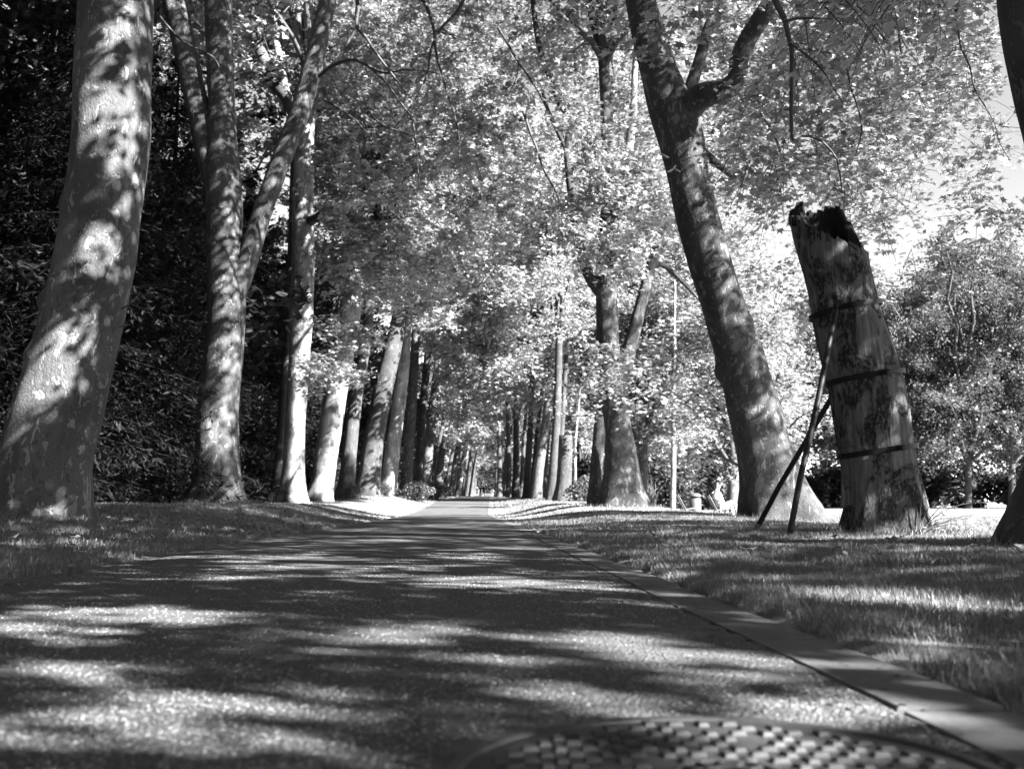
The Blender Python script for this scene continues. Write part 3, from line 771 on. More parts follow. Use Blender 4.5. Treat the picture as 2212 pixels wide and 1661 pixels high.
# far avenue trees
k = 0
for Y in (146, 165, 186, 208, 232, 258, 286, 316):
    for side in (-1, 1):
        X = float(pc(Y)) + side*3.2 + random.uniform(-.4, .4)
        y = Y + side*4; z = G(X, y)
        t = thing('plane_tree', 'far plane tree small on the %s side near the end of the avenue' % ('left' if side < 0 else 'right'), 'tree', (X, y, z), 'distant avenue trees')
        tp = Vector((X+random.uniform(.2, 1.0), y, z+7))
        link('trunk', trunk_mesh('trunk', [Vector((X, y, z)), (Vector((X, y, z))+tp)/2, tp], [.48, .38, .28], BARK_D, (X, y, z), 10, .8, .3, .5, 5, .05, k), t)
        add_crown(t, CR[k % 3], tp - t.location - Vector((0, 0, .6)), 1.15, k*1.3, sz=1.0); k += 1

# --- off-frame planes of the same avenue, with leaf clusters added along sun rays to shape the shade
def proj(p):
    q = p - CAM; d = q.y*cp + q.z*sp; v = -q.y*sp + q.z*cp
    return 1106 + FD*q.x/d, 830.5 - FD*v/d
def in_any(dx, dy, L):
    return any(((dx-a)/rx)**2 + ((dy-b)/ry)**2 < 1 for a, b, rx, ry in L)
SUNNY_GROUND = [(2060, 1140, 230, 25), (1800, 1118, 120, 12), (650, 1226, 190, 7), (400, 1203, 220, 4), (1010, 1254, 200, 9), (1180, 1268, 220, 10), (1330, 1296, 110, 8), (700, 1210, 60, 3), (250, 1330, 300, 16), (120, 1368, 210, 12), (470, 1352, 170, 10),
    (750, 1378, 160, 8), (620, 1412, 130, 7), (120, 1458, 190, 18), (780, 1418, 250, 9), (1040, 1440, 170, 12), (260, 1545, 320, 26), (80, 1600, 220, 22), (640, 1555, 170, 12), (720, 1620, 120, 12), (1330, 1398, 190, 22), (1520, 1430, 230, 20), (1290, 1372, 60, 6), (1700, 1475, 150, 18),
    (1850, 1530, 260, 26), (2060, 1600, 260, 34), (1900, 1435, 120, 9), (2100, 1510, 200, 22), (1220, 1515, 160, 10), (1100, 1620, 160, 18), (1470, 1236, 90, 8), (1640, 1262, 130, 8), (1800, 1292, 260, 12), (2080, 1310, 160, 10), (1640, 1330, 120, 8), (2050, 1400, 200, 14), (1850, 1370, 120, 8),
    (1500, 1148, 180, 3.5), (1850, 1163, 150, 3), (1650, 1180, 110, 4), (2050, 1195, 180, 4), (1500, 1205, 90, 4), (1900, 1230, 160, 5), (1150, 1146, 130, 3), (950, 1158, 120, 3), (820, 1170, 110, 3), (1100, 1186, 120, 3), (960, 1138, 120, 3), (760, 1146, 90, 3), (1120, 1130, 150, 3), (300, 1152, 140, 3), (120, 1176, 120, 4), (560, 1168, 70, 3), (520, 1142, 90, 3)]
SUNNY_T1 = [(280, 25, 60, 34), (215, 20, 22, 26), (245, 90, 30, 16), (235, 205, 34, 38), (310, 235, 22, 70), (270, 275, 26, 18), (295, 450, 22, 34), (215, 545, 34, 40), (270, 600, 20, 60), (160, 700, 40, 22), (110, 790, 55, 22), (190, 770, 45, 40), (80, 860, 40, 22), (210, 850, 18, 60), (140, 1095, 22, 34), (195, 960, 14, 40), (60, 910, 26, 14)]
SUNNY_GROUND = [(a, b, rx*1.12, ry*1.25) if b > 1300 else (a, b, rx, ry) for a, b, rx, ry in SUNNY_GROUND] + [(350, 1500, 200, 10), (900, 1500, 160, 8), (480, 1625, 220, 12), (1000, 1560, 140, 12)]
SUNNY_T1 = [(a, b, rx*1.3, ry*1.3) for a, b, rx, ry in SUNNY_T1]
SUNNY_T2 = [(503, 438, 14, 26), (508, 500, 20, 32), (500, 585, 30, 22), (500, 640, 30, 26), (470, 675, 26, 12), (518, 770, 16, 60), (480, 735, 16, 16), (500, 860, 26, 22), (478, 905, 24, 18), (490, 960, 34, 28), (495, 1060, 28, 34), (500, 1010, 14, 20), (495, 20, 12, 40), (515, 130, 12, 40), (405, 90, 12, 40), (640, 190, 24, 60), (612, 330, 26, 55), (590, 390, 18, 30), (545, 560, 22, 30), (680, 60, 12, 40)]
SUNNY_R1 = [(1490, 322, 26, 12), (1478, 290, 14, 9), (1512, 380, 34, 20), (1535, 430, 24, 12), (1566, 512, 26, 40), (1550, 560, 22, 16), (1572, 610, 26, 10), (1600, 640, 24, 9), (1600, 700, 16, 12), (1620, 735, 22, 8), (1660, 850, 20, 20), (1672, 885, 26, 26), (1690, 960, 24, 60), (1660, 930, 16, 12), (1730, 1080, 60, 46), (1690, 1118, 40, 16), (1560, 205, 40, 10), (1625, 90, 12, 26), (1655, 20, 20, 14)]
SUNNY_S = [(1846, 612, 14, 14), (1862, 640, 10, 16), (1884, 700, 18, 18), (1852, 722, 16, 10), (1893, 745, 14, 8), (1860, 845, 14, 12), (1930, 815, 30, 8), (1925, 850, 12, 40), (1892, 905, 30, 22), (1945, 900, 22, 50), (1958, 985, 20, 40), (1905, 1060, 8, 34), (1935, 1030, 16, 12), (1902, 1130, 14, 14), (1925, 1080, 8, 26)]
SUNNY_R2 = [(1388, 1060, 12, 50), (1372, 980, 9, 50), (1340, 400, 16, 40), (1322, 470, 12, 60), (1328, 560, 8, 40), (1236, 390, 8, 40), (1262, 570, 8, 16), (1400, 610, 10, 30), (1345, 340, 14, 40)]
DARK = [(1850, 1628, 330, 30), (1500, 1578, 300, 14), (900, 1500, 90, 7), (500, 1480, 300, 8)]
OFFT = [(13.2, 1.5, 6.0), (13.6, -6.5, 6.5), (15, 8.5, 7.5), (16.5, -13, 7.0), (19, 0., 8)]
def shade():
    rng = np.random.default_rng(17); leaves = []; SD = np.array(SDIR)
    def put(p, n, sp_r, tmin, ground=False):
        z0 = p[2]
        tm = max(tmin, 1.10*(.38 + .485*p[1] - z0)/(.545 + .222)+.6)
        t = tm + rng.uniform(0, 3.5)
        c = p + SD*t
        if p[1] > 18 and sunny_gap(c, .40 if ground else .20): return
        if trunk_gap(c): return
        leaves.append(c + rng.normal(size=(n, 3))*sp_r)
    # ground
    for (x0, x1, y0, y1, dens, n, spr) in [(-4.5, 4.5, 1.2, 5, 90, 7, .07), (-6.5, 6.5, 5, 11, 56, 7, .10), (-8, 9.5, 11, 19, 38, 8, .14), (-9, 6, 19, 32, 9, 10, .28), (-7, -2.4, 5, 11, 40, 7, .10), (-9, -2.6, 11, 26, 30, 8, .16)]:
        N = int((x1-x0)*(y1-y0)*dens)
        for k in range(N):
            x, y = rng.uniform(x0, x1), rng.uniform(y0, y1); z = float(gh(x, y))
            dx, dy = proj(Vector((x, y, z)))
            if dy > 1100 and not in_any(dx, dy, DARK) and in_any(dx + rng.normal()*8, dy + rng.normal()*1.5, SUNNY_GROUND): continue
            if y > 24.5 and x > -4.5: continue
            if y < 19 and mnoise.noise(Vector((x*1.7, y*1.7, 5.))) > .42: continue
            put(np.array([x, y, z]), n, spr, 9, True)
    # trunks
    for rows, Y, L, dens, tmin in ((p1, 13, SUNNY_T1, 44, 10), (p2, 26, SUNNY_T2, 20, 12), (q1, 23, SUNNY_R1, 32, 13), (q2, 30, SUNNY_R2, 20, 15), (None, 12.7, SUNNY_S, 40, 10)):
        if rows is None: box = (1700, 2020, 430, 1150)
        else:
            ds = [proj(v) for v in rows]; box = (min(d[0] for d in ds)-90, max(d[0] for d in ds)+(260 if Y == 26 else 130), -20, max(d[1] for d in ds))
        m = mpp(Y); N = int((box[1]-box[0])*(box[3]-box[2])*m*m*dens)
        for k in range(N):
            dx, dy = rng.uniform(box[0], box[1]), rng.uniform(box[2], box[3])
            if in_any(dx + rng.normal()*3, dy + rng.normal()*3, L): continue
            p = np.array(P(dx, dy, Y-.3)); put(p, 8, .09 if Y < 15 else .14, tmin)
    # clusters added to keep the yews behind the first two trunks dark
    for k in range(5500):
        x, y, z = rng.uniform(-16, -8.5), rng.uniform(14, 38), rng.uniform(0, 12)
        put(np.array([x, y, z]), 10, .35, 14, True)
    L_ = np.concatenate(leaves)
    ts = []
    for i, (X, Y, h) in enumerate(OFFT):
        z = G(X, Y)
        t = thing('plane_tree', ['plane tree right of the picture whose boughs reach over the near path', 'plane tree behind the camera to the right', 'plane tree right of the picture beyond the curved trunk', 'plane tree farthest behind the camera to the right', 'plane tree of the outer row right of the picture'][i], 'tree', (X, Y, z))
        link('trunk', trunk_mesh('trunk', [Vector((X, Y, z)), Vector((X-.15, Y, z+h*.5)), Vector((X-.3, Y+.1, z+h))], [.55, .46, .36], BARK, (X, Y, z), 24, .3, .3, .5, 5, .05, 60+i), t)
        ts.append(t)
    TP = np.array([[X, Y] for X, Y, h in OFFT] + [[p0[-1].x, p0[-1].y]])
    d = ((L_[:, None, :2] - TP[None])**2).sum(-1); own = d.argmin(1)
    for i in range(len(TP)):
        t = ts[i] if i < len(OFFT) else R0; q = L_[own == i]
        if len(q) < 20: continue
        me = leaves_mesh('foliage', q - np.array(t.location), .185, 'star', LEAF_O, rng, .35, None, 1, .2); link('boughs_foliage', me, t, kind='stuff')  # leaf clusters put on sun rays to cast the wanted shade
        org = Vector((OFFT[i][0]-.3, OFFT[i][1]+.1, t.location.z + OFFT[i][2])) if i < len(OFFT) else p0[-1]
        tb = MB()
        for k in range(16):
            e = q[int(rng.integers(0, len(q)))] ; e = np.array(e); o_ = np.array(org); mid = (e+o_)/2 + np.array([0, 0, .12*np.linalg.norm(e-o_)])
            tb.tube(bez(o_, mid, e, 9) - np.array(t.location), np.linspace(.07, .008, 9), 6)
        link('branches', tb.mesh('branches', TWIG), t, kind='stuff')
shade()
for i, (X, Y, h) in enumerate([(-6.2, 0., 8.5), (-6.0, -10, 8), (5, -14, 7)]):
    z = G(X, Y)
    t = thing('plane_tree', ['plane tree left of the camera in the near left row', 'plane tree behind the camera in the left row', 'plane tree behind the camera in the right row'][i], 'tree', (X, Y, z))
    link('trunk', trunk_mesh('trunk', [Vector((X, Y, z)), Vector((X+.15, Y, z+h*.5)), Vector((X+.3, Y+.1, z+h))], [.55, .46, .40], BARK, (X, Y, z), 24, .3, .3, .5, 5, .05, 90+i), t)
    add_crown(t, CRO[i % 2], (.3, .1, h-.6), 1.0, i*1.7)
for i, (X, Y) in enumerate([(-11, 6), (-12, -1), (-11.5, -9), (-17, 3), (-16, -14), (-8, -20), (0, -24), (8, -22), (16, -20), (26, -14)]):
    z = G(X, Y)
    t = thing('plane_tree', 'shade tree of the park standing behind the camera', 'tree', (X, Y, z), 'park trees behind the camera')
    link('trunk', trunk_mesh('trunk', [Vector((X, Y, z)), Vector((X, Y, z+2.5)), Vector((X+.2, Y, z+5))], [.45, .38, .32], BARK_D, (X, Y, z), 12, .6, .3, .5, 5, .05, 80+i), t)
    add_crown(t, CR[i % 3], (.2, 0, 3.0), 1.15, i*1.7)
add_crown(R0, CRO[0], (P(2225, -330, 9.1) - R0.location), 1.0, .3)

# ------------------------------------------------------------------ leafy masses of the avenue trees (each belongs to its tree)
def mass(t, poly, n, Y0, Y1, size, kind, mat, seed, nleaf=14, ntw=4, l=(.5, 1.0), spread=.13, droop=.35, holes=(), twr=.007, name='crown'):
    pts = poly_points(poly, n, Y0, Y1, seed, holes)
    stuff_crown(t, gen_sprays(name, pts, t.location, size, kind, mat, seed, nleaf, ntw, l, droop, None, spread, twr), name)
R1HOLE = [(1320, -90), (1475, -90), (1500, 40), (1540, 10), (1600, -60), (1700, -60), (1690, 60), (1640, 190), (1560, 250), (1560, 430), (1480, 430), (1390, 190)]
SKYGAP = [(1880, 620), (1885, 540), (1925, 500), (1965, 455), (1995, 390), (2040, 330), (2070, 265), (2110, 235), (2170, 220), (2260, 330), (2260, 640)]
mass(R1, [(1420, -90), (2120, -90), (2085, 60), (2085, 170), (2050, 270), (1985, 370), (1950, 450), (1880, 500), (1860, 470), (1780, 430), (1700, 420), (1610, 400), (1500, 240), (1430, 150)], 210, 15, 23, .17, 'lobed', LEAF, 101, 17, 4, holes=[SKYGAP, R1HOLE])
mass(R1, [(1480, -60), (2080, -60), (1980, 300), (1930, 480), (1870, 620), (1740, 700), (1620, 560), (1545, 420)], 330, 31, 36, .22, 'star', LEAF, 102, 20, 5, holes=[SKYGAP])
mass(R0, [(1700, -120), (2050, -120), (1900, 40), (1740, 30)], 26, 10, 14, .15, 'lobed', LEAF, 103, 11, 4, spread=.13)
mass(R0, [(1385, 60), (1500, 40), (1510, 110), (1460, 170), (1390, 150)], 5, 12, 14, .15, 'lobed', LEAF, 123, 9, 3, (.3, .6), .11)
mass(R0, [(2010, -90), (2150, -90), (2150, 20), (2120, 60), (2165, 120), (2165, 260), (2140, 330), (2150, 480), (2120, 560), (2060, 590), (2030, 520), (2085, 440), (2080, 300), (2055, 170), (2020, 40)], 34, 13, 17, .15, 'lobed', LEAF, 104, 13, 4, (.3, .8), .13, twr=.004)
mass(R2, [(1150, -90), (1430, -90), (1490, 100), (1520, 330), (1480, 460), (1380, 420), (1330, 260), (1190, 180)], 110, 27, 35, .21, 'star', LEAF, 105, 20, 5, holes=[[(1290, 330), (1340, 330), (1335, 640), (1295, 640)]])
mass(TR, [(1080, 560), (1290, 560), (1300, 800), (1230, 880), (1120, 900), (1060, 860)], 200, 47, 64, .24, 'star', LEAF_M, 131, 20, 5, (.6, 1.3), .22)
mass(TR, [(1120, 60), (1420, 60), (1420, 420), (1140, 420)], 130, 64, 80, .29, 'kite', LEAF_M, 133, 24, 5, (.7, 1.5), .25)
mass(TL, [(1015, 930), (1125, 930), (1110, 1045), (1070, 1030), (1040, 1035)], 60, 150, 210, .34, 'kite', LEAF_W, 134, 22, 5, (.8, 1.6), .35)
mass(TL, [(880, 600), (1090, 640), (1060, 900), (1000, 960), (950, 860)], 170, 75, 110, .30, 'kite', LEAF_M, 132, 20, 5, (.8, 1.6), .3)
mass(T3, [(680, -90), (1180, -90), (1180, 330), (1120, 560), (980, 640), (860, 560), (740, 560), (690, 420)], 420, 32, 46, .26, 'star', LEAF, 106, 20, 5)
mass(T2, [(300, -90), (740, -90), (700, 120), (640, 330), (560, 300), (520, 420), (330, 460)], 210, 39.5, 50, .24, 'star', LEAF, 107, 18, 5)
mass(T3, [(640, 150), (900, 140), (930, 500), (880, 640), (700, 560)], 160, 39.5, 46, .22, 'star', LEAF, 108, 20, 5)
mass(T3, [(690, 470), (900, 480), (990, 620), (950, 720), (860, 650), (780, 640), (700, 610)], 80, 40, 50, .25, 'star', LEAF, 141, 20, 5)
mass(T3, [(900, 640), (1010, 620), (1090, 760), (1080, 900), (1010, 900), (930, 760)], 90, 58, 74, .30, 'star', LEAF, 142, 20, 5, (.6, 1.3), .2)
mass(R2, [(1190, 150), (1420, 150), (1440, 420), (1400, 560), (1300, 640), (1210, 480)], 60, 26.5, 29.5, .20, 'star', LEAF, 143, 18, 5)
mass(R2, [(1250, 760), (1330, 740), (1420, 800), (1400, 900), (1300, 880)], 16, 26.5, 29, .19, 'lobed', LEAF, 144, 14, 4)
mass(T3, [(688, 680), (760, 690), (830, 720), (820, 745), (730, 735), (690, 720)], 18, 33, 35, .19, 'lobed', LEAF, 109, 12, 4, (.4, .9), .15, name='low_spray')
mass(T3, [(650, 780), (700, 760), (800, 770), (815, 805), (720, 830), (660, 815)], 26, 33, 35, .19, 'lobed', LEAF, 110, 13, 4, (.4, .9), .15, name='low_spray')
mass(T3, [(700, 570), (800, 560), (870, 600), (860, 680), (730, 650)], 16, 36, 42, .19, 'star', LEAF, 111, 14, 4, name='low_spray')

for a_, b_, c_ in (((262, 668), (283, 656), (296, 640)), ((258, 706), (272, 702), (284, 700)), ((66, 655), (56, 640), (50, 622))):
    b = MB(); b.tube(np.array([tuple(P(*q, 12.75) - T1.location) for q in (a_, b_, c_)]), [.012, .008, .004], 6); link('twig_stub', b.mesh('twig_stub', TWIG), T1)

# --- trees on the lawn side whose bright crowns hang behind the big leaning plane
def std_tree(label, X, Y, h, cr, sc, rot, cat='tree', group=None, mat=BARK_D, r=.42, lean=(.2, 0), name='plane_tree', sz=None, low=None):
    z = G(X, Y); t = thing(name, label, cat, (X, Y, z), group)
    b = Vector((X, Y, z)); tp = b + Vector((lean[0], lean[1], h)); md = (b+tp)/2 + Vector((lean[0]*.2, 0, 0))
    link('trunk', trunk_mesh('trunk', [b, md, tp], [r, r*.82, r*.66], mat, b, 14 if Y > 60 else 24, .5, .3, .5, 5, .06, X*3+Y), t)
    for k in range(3):
        a = rot + k*2.1
        tip = tp + Vector((math.cos(a)*1.6*sc, math.sin(a)*1.6*sc, 2.4*sc))
        link('limb', trunk_mesh('limb', [tp - Vector((0, 0, .4)), (tp+tip)/2 - Vector((0, 0, .2)), tip], [r*.5, r*.36, r*.2], mat, b, 8, .6, 0, .5, 5, .05, k, (), True, False), t)
    add_crown(t, cr, (tp - b)*(low or .93), sc, rot, sz=sz)
    return t
std_tree('sunlit plane tree mostly hidden behind the broad forked tree on the lawn edge', 7.6, 62, 5.5, CRN[0], 1.6, .4, mat=BARK, low=.7)
std_tree('sunlit plane tree mostly hidden behind the big leaning tree on the lawn', 14.3, 68, 5.5, CRN[1], 1.45, 1.4, mat=BARK, low=.5)

LA = std_tree('sunlit tree with low hanging crown behind the slim young tree', 13.3, 58, 5, CRN[0], 1.1, 2.4, mat=BARK, low=.4)
mass(LA, [(1370, 330), (1600, 330), (1690, 620), (1720, 900), (1640, 960), (1520, 930), (1490, 1000), (1420, 960), (1370, 880)], 330, 54, 64, .30, 'star', LEAF, 122, 22, 5, (.7, 1.4), .26)
# --- lawn-side wood far across the grass
CRW = CRD
LW = [(18.5, 122, 1.5), (24, 128, 1.6), (30, 118, 1.55), (35.5, 112, 1.6), (41.5, 112, 1.75), (47, 108, 1.9), (52.5, 110, 2.1), (60, 112, 2.2), (67, 115, 2.2), (21, 140, 1.7), (31, 146, 1.8), (42, 140, 1.9), (54, 138, 2.2), (70, 140, 2.3), (15, 150, 1.5), (10, 160, 1.5)]
LWL = ['leftmost far tree behind the bench', 'second far tree along the lawn edge', 'far tree seen just left of the stump', 'far tree seen behind the stump', 'far dark tree just right of the stump', 'far tree with a pair of sunlit trunks across the lawn',
       'tall far tree across the lawn', 'tallest far tree at the right edge across the lawn', 'far tree cut by the right picture edge']
for i, (X, Y, s) in enumerate(LW):
    lb = LWL[i] if i < len(LWL) else 'grey far tree in the back row across the lawn'
    std_tree(lb, X, Y, 6.5, CRW[i % 2], s*.95, i*1.1, group='far trees across the lawn', r=.40, lean=(.3, 0), low=.72, sz=s*(1.08 if X > 38 else .95))
# dark shrubs along the far lawn edge
def gen_shrub(seed, n, R, H, size, mat, kind='kite'):
    rng = np.random.default_rng(seed)
    u = rng.normal(size=(n, 3)); u /= np.linalg.norm(u, axis=1)[:, None]
    lob = rng.normal(size=(9, 3)); lob /= np.linalg.norm(lob, axis=1)[:, None]
    k = np.max(u @ lob.T, axis=1)
    rr = (.55 + .45*k**3)*rng.uniform(.55, 1.05, n)
    p = u*rr[:, None]*np.array([R, R, H*.55]); p[:, 2] += H*.45; p[:, 2] = np.abs(p[:, 2])
    tb = MB()
    for a in range(7):
        an = a*.9; tb.tube(np.array([[0, 0, -.1], [math.cos(an)*R*.3, math.sin(an)*R*.3, H*.4], [math.cos(an)*R*.6, math.sin(an)*R*.6, H*.8]]), [.03, .02, .008], 4)
    return leaves_mesh('foliage', p, size, kind, mat, rng, .5), tb.mesh('stems', TWIG)
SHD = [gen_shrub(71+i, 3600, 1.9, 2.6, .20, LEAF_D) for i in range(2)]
SHM = gen_shrub(75, 2400, 1.2, 1.3, .10, LEAF_W)
def shrub(label, X, Y, sc, sh, rot=0, group=None, sz=None, name='shrub'):
    t = thing(name, label, 'shrub', (X, Y, G(X, Y)), group)
    for nm, me in (('foliage', sh[0]), ('stems', sh[1])):
        o = link(nm, me, t, kind='stuff'); o.scale = (sc, sc, sz or sc); o.rotation_euler[2] = rot
    return t
for i in range(17):
    X = 9 + i*4.1 + random.uniform(-1, 1); Y = 133 + random.uniform(-5, 8)
    shrub('dark bush in the hedge line behind the far lawn trees', X, Y, 2.0 + random.random()*.7, SHD[i % 2], i, 'dark bushes along the far lawn edge')
for i, (X, Y, s) in enumerate([(12.5, 84, 1.7), (15.5, 88, 2.0), (18.5, 90, 1.9), (9.5, 92, 2.2), (6.8, 96, 2.2)]):
    shrub('dark rounded bush behind the bench and bin at the far side of the lawn', X, Y, s, SHD[i % 2], i*2, 'dark rounded bushes behind the bench')
shrub('light airy bush at the foot of the cut-off hollow trunk', 3.35, 47, 1.0, SHM, 1.)
for i, (dx, Y, s) in enumerate([(905, 60, .9), (935, 72, 1.0), (770, 50, .6), (838, 57, .6), (955, 88, 1.1)]):
    X = (dx-1106)*mpp(Y); lbs = ['leafy undergrowth at the feet of the grey trunks on the left', 'leafy bush between narrow trunks further down the left row', 'low undergrowth at the foot of the slim grey dappled trunk', 'low undergrowth at the foot of the white sunlit trunk', 'small bush deep in the left row before the bright trunk']
    shrub(lbs[i], X, Y - 1.5, s, SHM, i, 'undergrowth along the left row')

# --- dark wood behind the left row
def gen_conifer(seed, H, R, size=.18):
    rng = np.random.default_rng(seed); pos = []; dirs = []; tb = MB()
    z = .4
    while z < H:
        f = 1 - (z/H)**1.3; nb = 7
        for b in range(nb):
            az = rng.uniform(0, 6.28); L = R*f*rng.uniform(.7, 1.1) + .3
            d = np.array([math.cos(az), math.sin(az), 0.]); q = d*L + np.array([0, 0, z - .28*L]); p = np.array([0, 0, z])
            br = bez(p, (p+q)/2 + np.array([0, 0, .05*L]), q, 6); tb.tube(br, np.linspace(.022, .004, 6), 4)
            m = int(160*(L/R) + 24); t = rng.uniform(.12, 1.05, m); k = np.minimum((t*5).astype(int), 4); fr = (t*5-k)[:, None]
            pp = br[k]*(1-fr) + br[np.minimum(k+1, 5)]*fr
            sd = np.array([-d[1], d[0], 0.]); s = rng.normal(size=m)*.38*(L*.5)*(1-t*.5)
            pp = pp + s[:, None]*sd + np.stack([np.zeros(m), np.zeros(m), -np.abs(rng.normal(size=m))*.22], -1)
            pos.append(pp); dirs.append(np.repeat((d*.7 + np.array([0, 0, -.6]))[None], m, 0))
        z += .30 + .012*z
    tb.tube(np.array([[0, 0, -.3], [0, 0, H*.5], [0, 0, H]]), [.22, .13, .03], 8)
    return leaves_mesh('foliage', np.concatenate(pos), size, 'needle', NEEDLE, rng, .5, np.concatenate(dirs), 1.5), tb.mesh('branches', DTWIG)
CON = [gen_conifer(81, 15, 3.6), gen_conifer(82, 12, 3.2)]
CN = [(-10.8, 25.5, 1.05, 0), (-12.4, 29.5, 1.15, 1), (-11.2, 33.5, 1.0, 0), (-15.2, 27, 1.25, 0), (-12.2, 17.5, 1.2, 1), (-15.5, 21, 1.3, 0), (-12.6, 39, 1.15, 1), (-16.5, 34, 1.3, 1), (-11.8, 46, 1.0, 0), (-19, 41, 1.4, 0), (-12.2, 55, 1.1, 1), (-10.4, 12.6, 1.0, 1), (-14.5, 14.5, 1.2, 0), (-13, 64, 1.1, 0)]
CNL = ['dark yew between the nearest plane tree and the forked one', 'dark yew deeper behind the gap beside the nearest plane tree', 'dark yew showing right of the forked plane tree', 'tall dark yew behind the nearest plane tree', 'black yew left of the nearest plane tree']
for i, (X, Y, s, c) in enumerate(CN):
    t = thing('yew_tree', CNL[i] if i < len(CNL) else 'black yew in the shaded wood behind the left row', 'tree', (X, Y, G(X, Y)), 'dark yews behind the left row')
    add_crown(t, CON[c], (0, 0, 0), s, i*1.3)
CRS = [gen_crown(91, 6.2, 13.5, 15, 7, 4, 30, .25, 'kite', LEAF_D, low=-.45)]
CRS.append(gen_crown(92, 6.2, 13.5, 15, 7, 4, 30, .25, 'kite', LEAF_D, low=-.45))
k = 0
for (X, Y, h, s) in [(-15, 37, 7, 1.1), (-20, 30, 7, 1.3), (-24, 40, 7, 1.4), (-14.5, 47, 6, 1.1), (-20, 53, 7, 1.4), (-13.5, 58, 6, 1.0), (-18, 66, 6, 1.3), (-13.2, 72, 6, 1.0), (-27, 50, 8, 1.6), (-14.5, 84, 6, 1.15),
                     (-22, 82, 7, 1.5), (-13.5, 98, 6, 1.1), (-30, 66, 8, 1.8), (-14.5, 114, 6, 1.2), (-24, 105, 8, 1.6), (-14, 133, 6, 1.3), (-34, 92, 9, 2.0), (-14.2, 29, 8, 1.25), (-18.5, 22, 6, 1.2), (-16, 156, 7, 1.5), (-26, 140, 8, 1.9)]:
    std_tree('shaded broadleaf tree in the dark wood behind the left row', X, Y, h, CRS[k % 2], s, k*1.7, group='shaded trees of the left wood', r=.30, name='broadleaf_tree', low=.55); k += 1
for i in range(26):
    Y = 15 + i*4.6; X = -9.6 - random.uniform(.2, 2.2) - (1.2 if Y < 40 else 0) + (.8 if Y > 70 else 0)
    if Y < 26: X = -.40*Y - 4.5
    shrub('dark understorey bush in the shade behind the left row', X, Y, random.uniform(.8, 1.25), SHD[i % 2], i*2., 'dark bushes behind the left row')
for i in range(12):
    Y = 62 + i*9; shrub('dark understorey bush behind the right row of the avenue', float(pc(Y)) + 7.2 + random.uniform(-.5, 1.5), Y + 3, random.uniform(.9, 1.2), SHD[i % 2], i*2., 'dark bushes behind the right row')
# trees closing the right side of the avenue and its far end
for i, (X, Y, s) in enumerate([(6.5, 66, 1.1), (8.5, 80, 1.25), (6, 93, 1.2), (9, 108, 1.4), (5.5, 122, 1.3), (8, 140, 1.5), (4, 158, 1.4)]):
    std_tree('tree behind the right row of the avenue', X, Y, 6, CR[i % 3], s, i*1.3, group='trees behind the right row', name='broadleaf_tree', r=.3, low=.6)
for i in range(9):
    shrub('dark bush closing the far end of the avenue', float(pc(300)) + (i-4)*4.2, 318 + (i % 3)*3, 2.0, SHD[i % 2], i, 'dark bushes closing the avenue', sz=3.2)
for i in range(16):
    a = (i-7.5)/7.5; Y = 350 + 14*(i % 3); X = float(pc(350)) + a*60
    std_tree('pale distant tree closing the view at the end of the avenue', X, Y, 5, CR[i % 3], 2.2, i*1.3, group='trees closing the avenue', name='broadleaf_tree', r=.4, low=.4)

# --- slim young tree with a white stem and a stake foot
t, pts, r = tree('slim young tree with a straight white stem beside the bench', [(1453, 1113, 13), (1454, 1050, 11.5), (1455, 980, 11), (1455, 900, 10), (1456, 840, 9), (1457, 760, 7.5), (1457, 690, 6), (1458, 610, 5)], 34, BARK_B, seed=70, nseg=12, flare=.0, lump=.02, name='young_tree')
link('stake', trunk_mesh('stake', [P(1447, 1116, 33.9), P(1447.5, 1104, 33.9)], [.045, .04], BARK_D, t.location, 8, .2, 0, .5, 5, .0, 0, (), True, False), t)
mass(t, [(1420, 560), (1500, 560), (1530, 760), (1510, 940), (1440, 900), (1400, 780)], 46, 33, 36, .17, 'lobed', LEAF, 112, 13, 4, twr=.005)
link('limb', trunk_mesh('limb', [P(1455, 895, 34), P(1430, 870, 34), P(1405, 838, 33.8), P(1388, 815, 33.6)], [.04, .03, .02, .012], BARK_B, t.location, 8, .3, 0, .5, 5, .02, 0, (), True, False), t)
t, pts, r = tree('thin wispy sapling between the hollow trunk and the slim leaning stump', [(1243, 1057, 8), (1242, 1010, 6.5), (1243, 950, 6), (1248, 900, 5), (1253, 840, 4)], 47, BARK_B, seed=71, nseg=8, flare=0, lump=.02, name='young_tree')
mass(t, [(1225, 820), (1285, 820), (1290, 950), (1240, 960)], 14, 46, 48, .18, 'star', LEAF, 113, 12, 4, twr=.005)

# --- bare thin hanging branches in front of the foliage
def hang(t, rows, Ys, name='hanging_branch', mat=None):
    limb(t, rows, 0, mat or TWIG, Ys=Ys, nseg=8, step=.1, seed=9, name=name, lump=.08)
hang(R0, [(1670, -60, 16), (1674, 0, 15), (1694, 40, 13), (1706, 92, 10), (1711, 110, 12), (1710, 160, 9), (1709, 230, 9), (1711, 300, 8)], [10.4, 10.6, 10.8, 11, 11.1, 11.2, 11.3, 11.4])
hang(R0, [(1711, 303, 7), (1730, 294, 6), (1752, 295, 5.5), (1775, 305, 5.5), (1795, 325, 5), (1808, 345, 4.5), (1815, 380, 3.5), (1819, 418, 2.5)], [11.4]*8)
hang(R0, [(1696, 47, 7), (1720, 41, 6), (1748, 40, 5), (1800, 42, 3)], [10.8]*4)
hang(R0, [(1711, 98, 6), (1745, 122, 5), (1775, 150, 4), (1800, 190, 3), (1822, 225, 2.5)], [11]*5)
hang(R0, [(1830, 150, 4.5), (1838, 190, 4), (1852, 230, 4), (1862, 280, 4), (1850, 330, 3)], [12]*5)
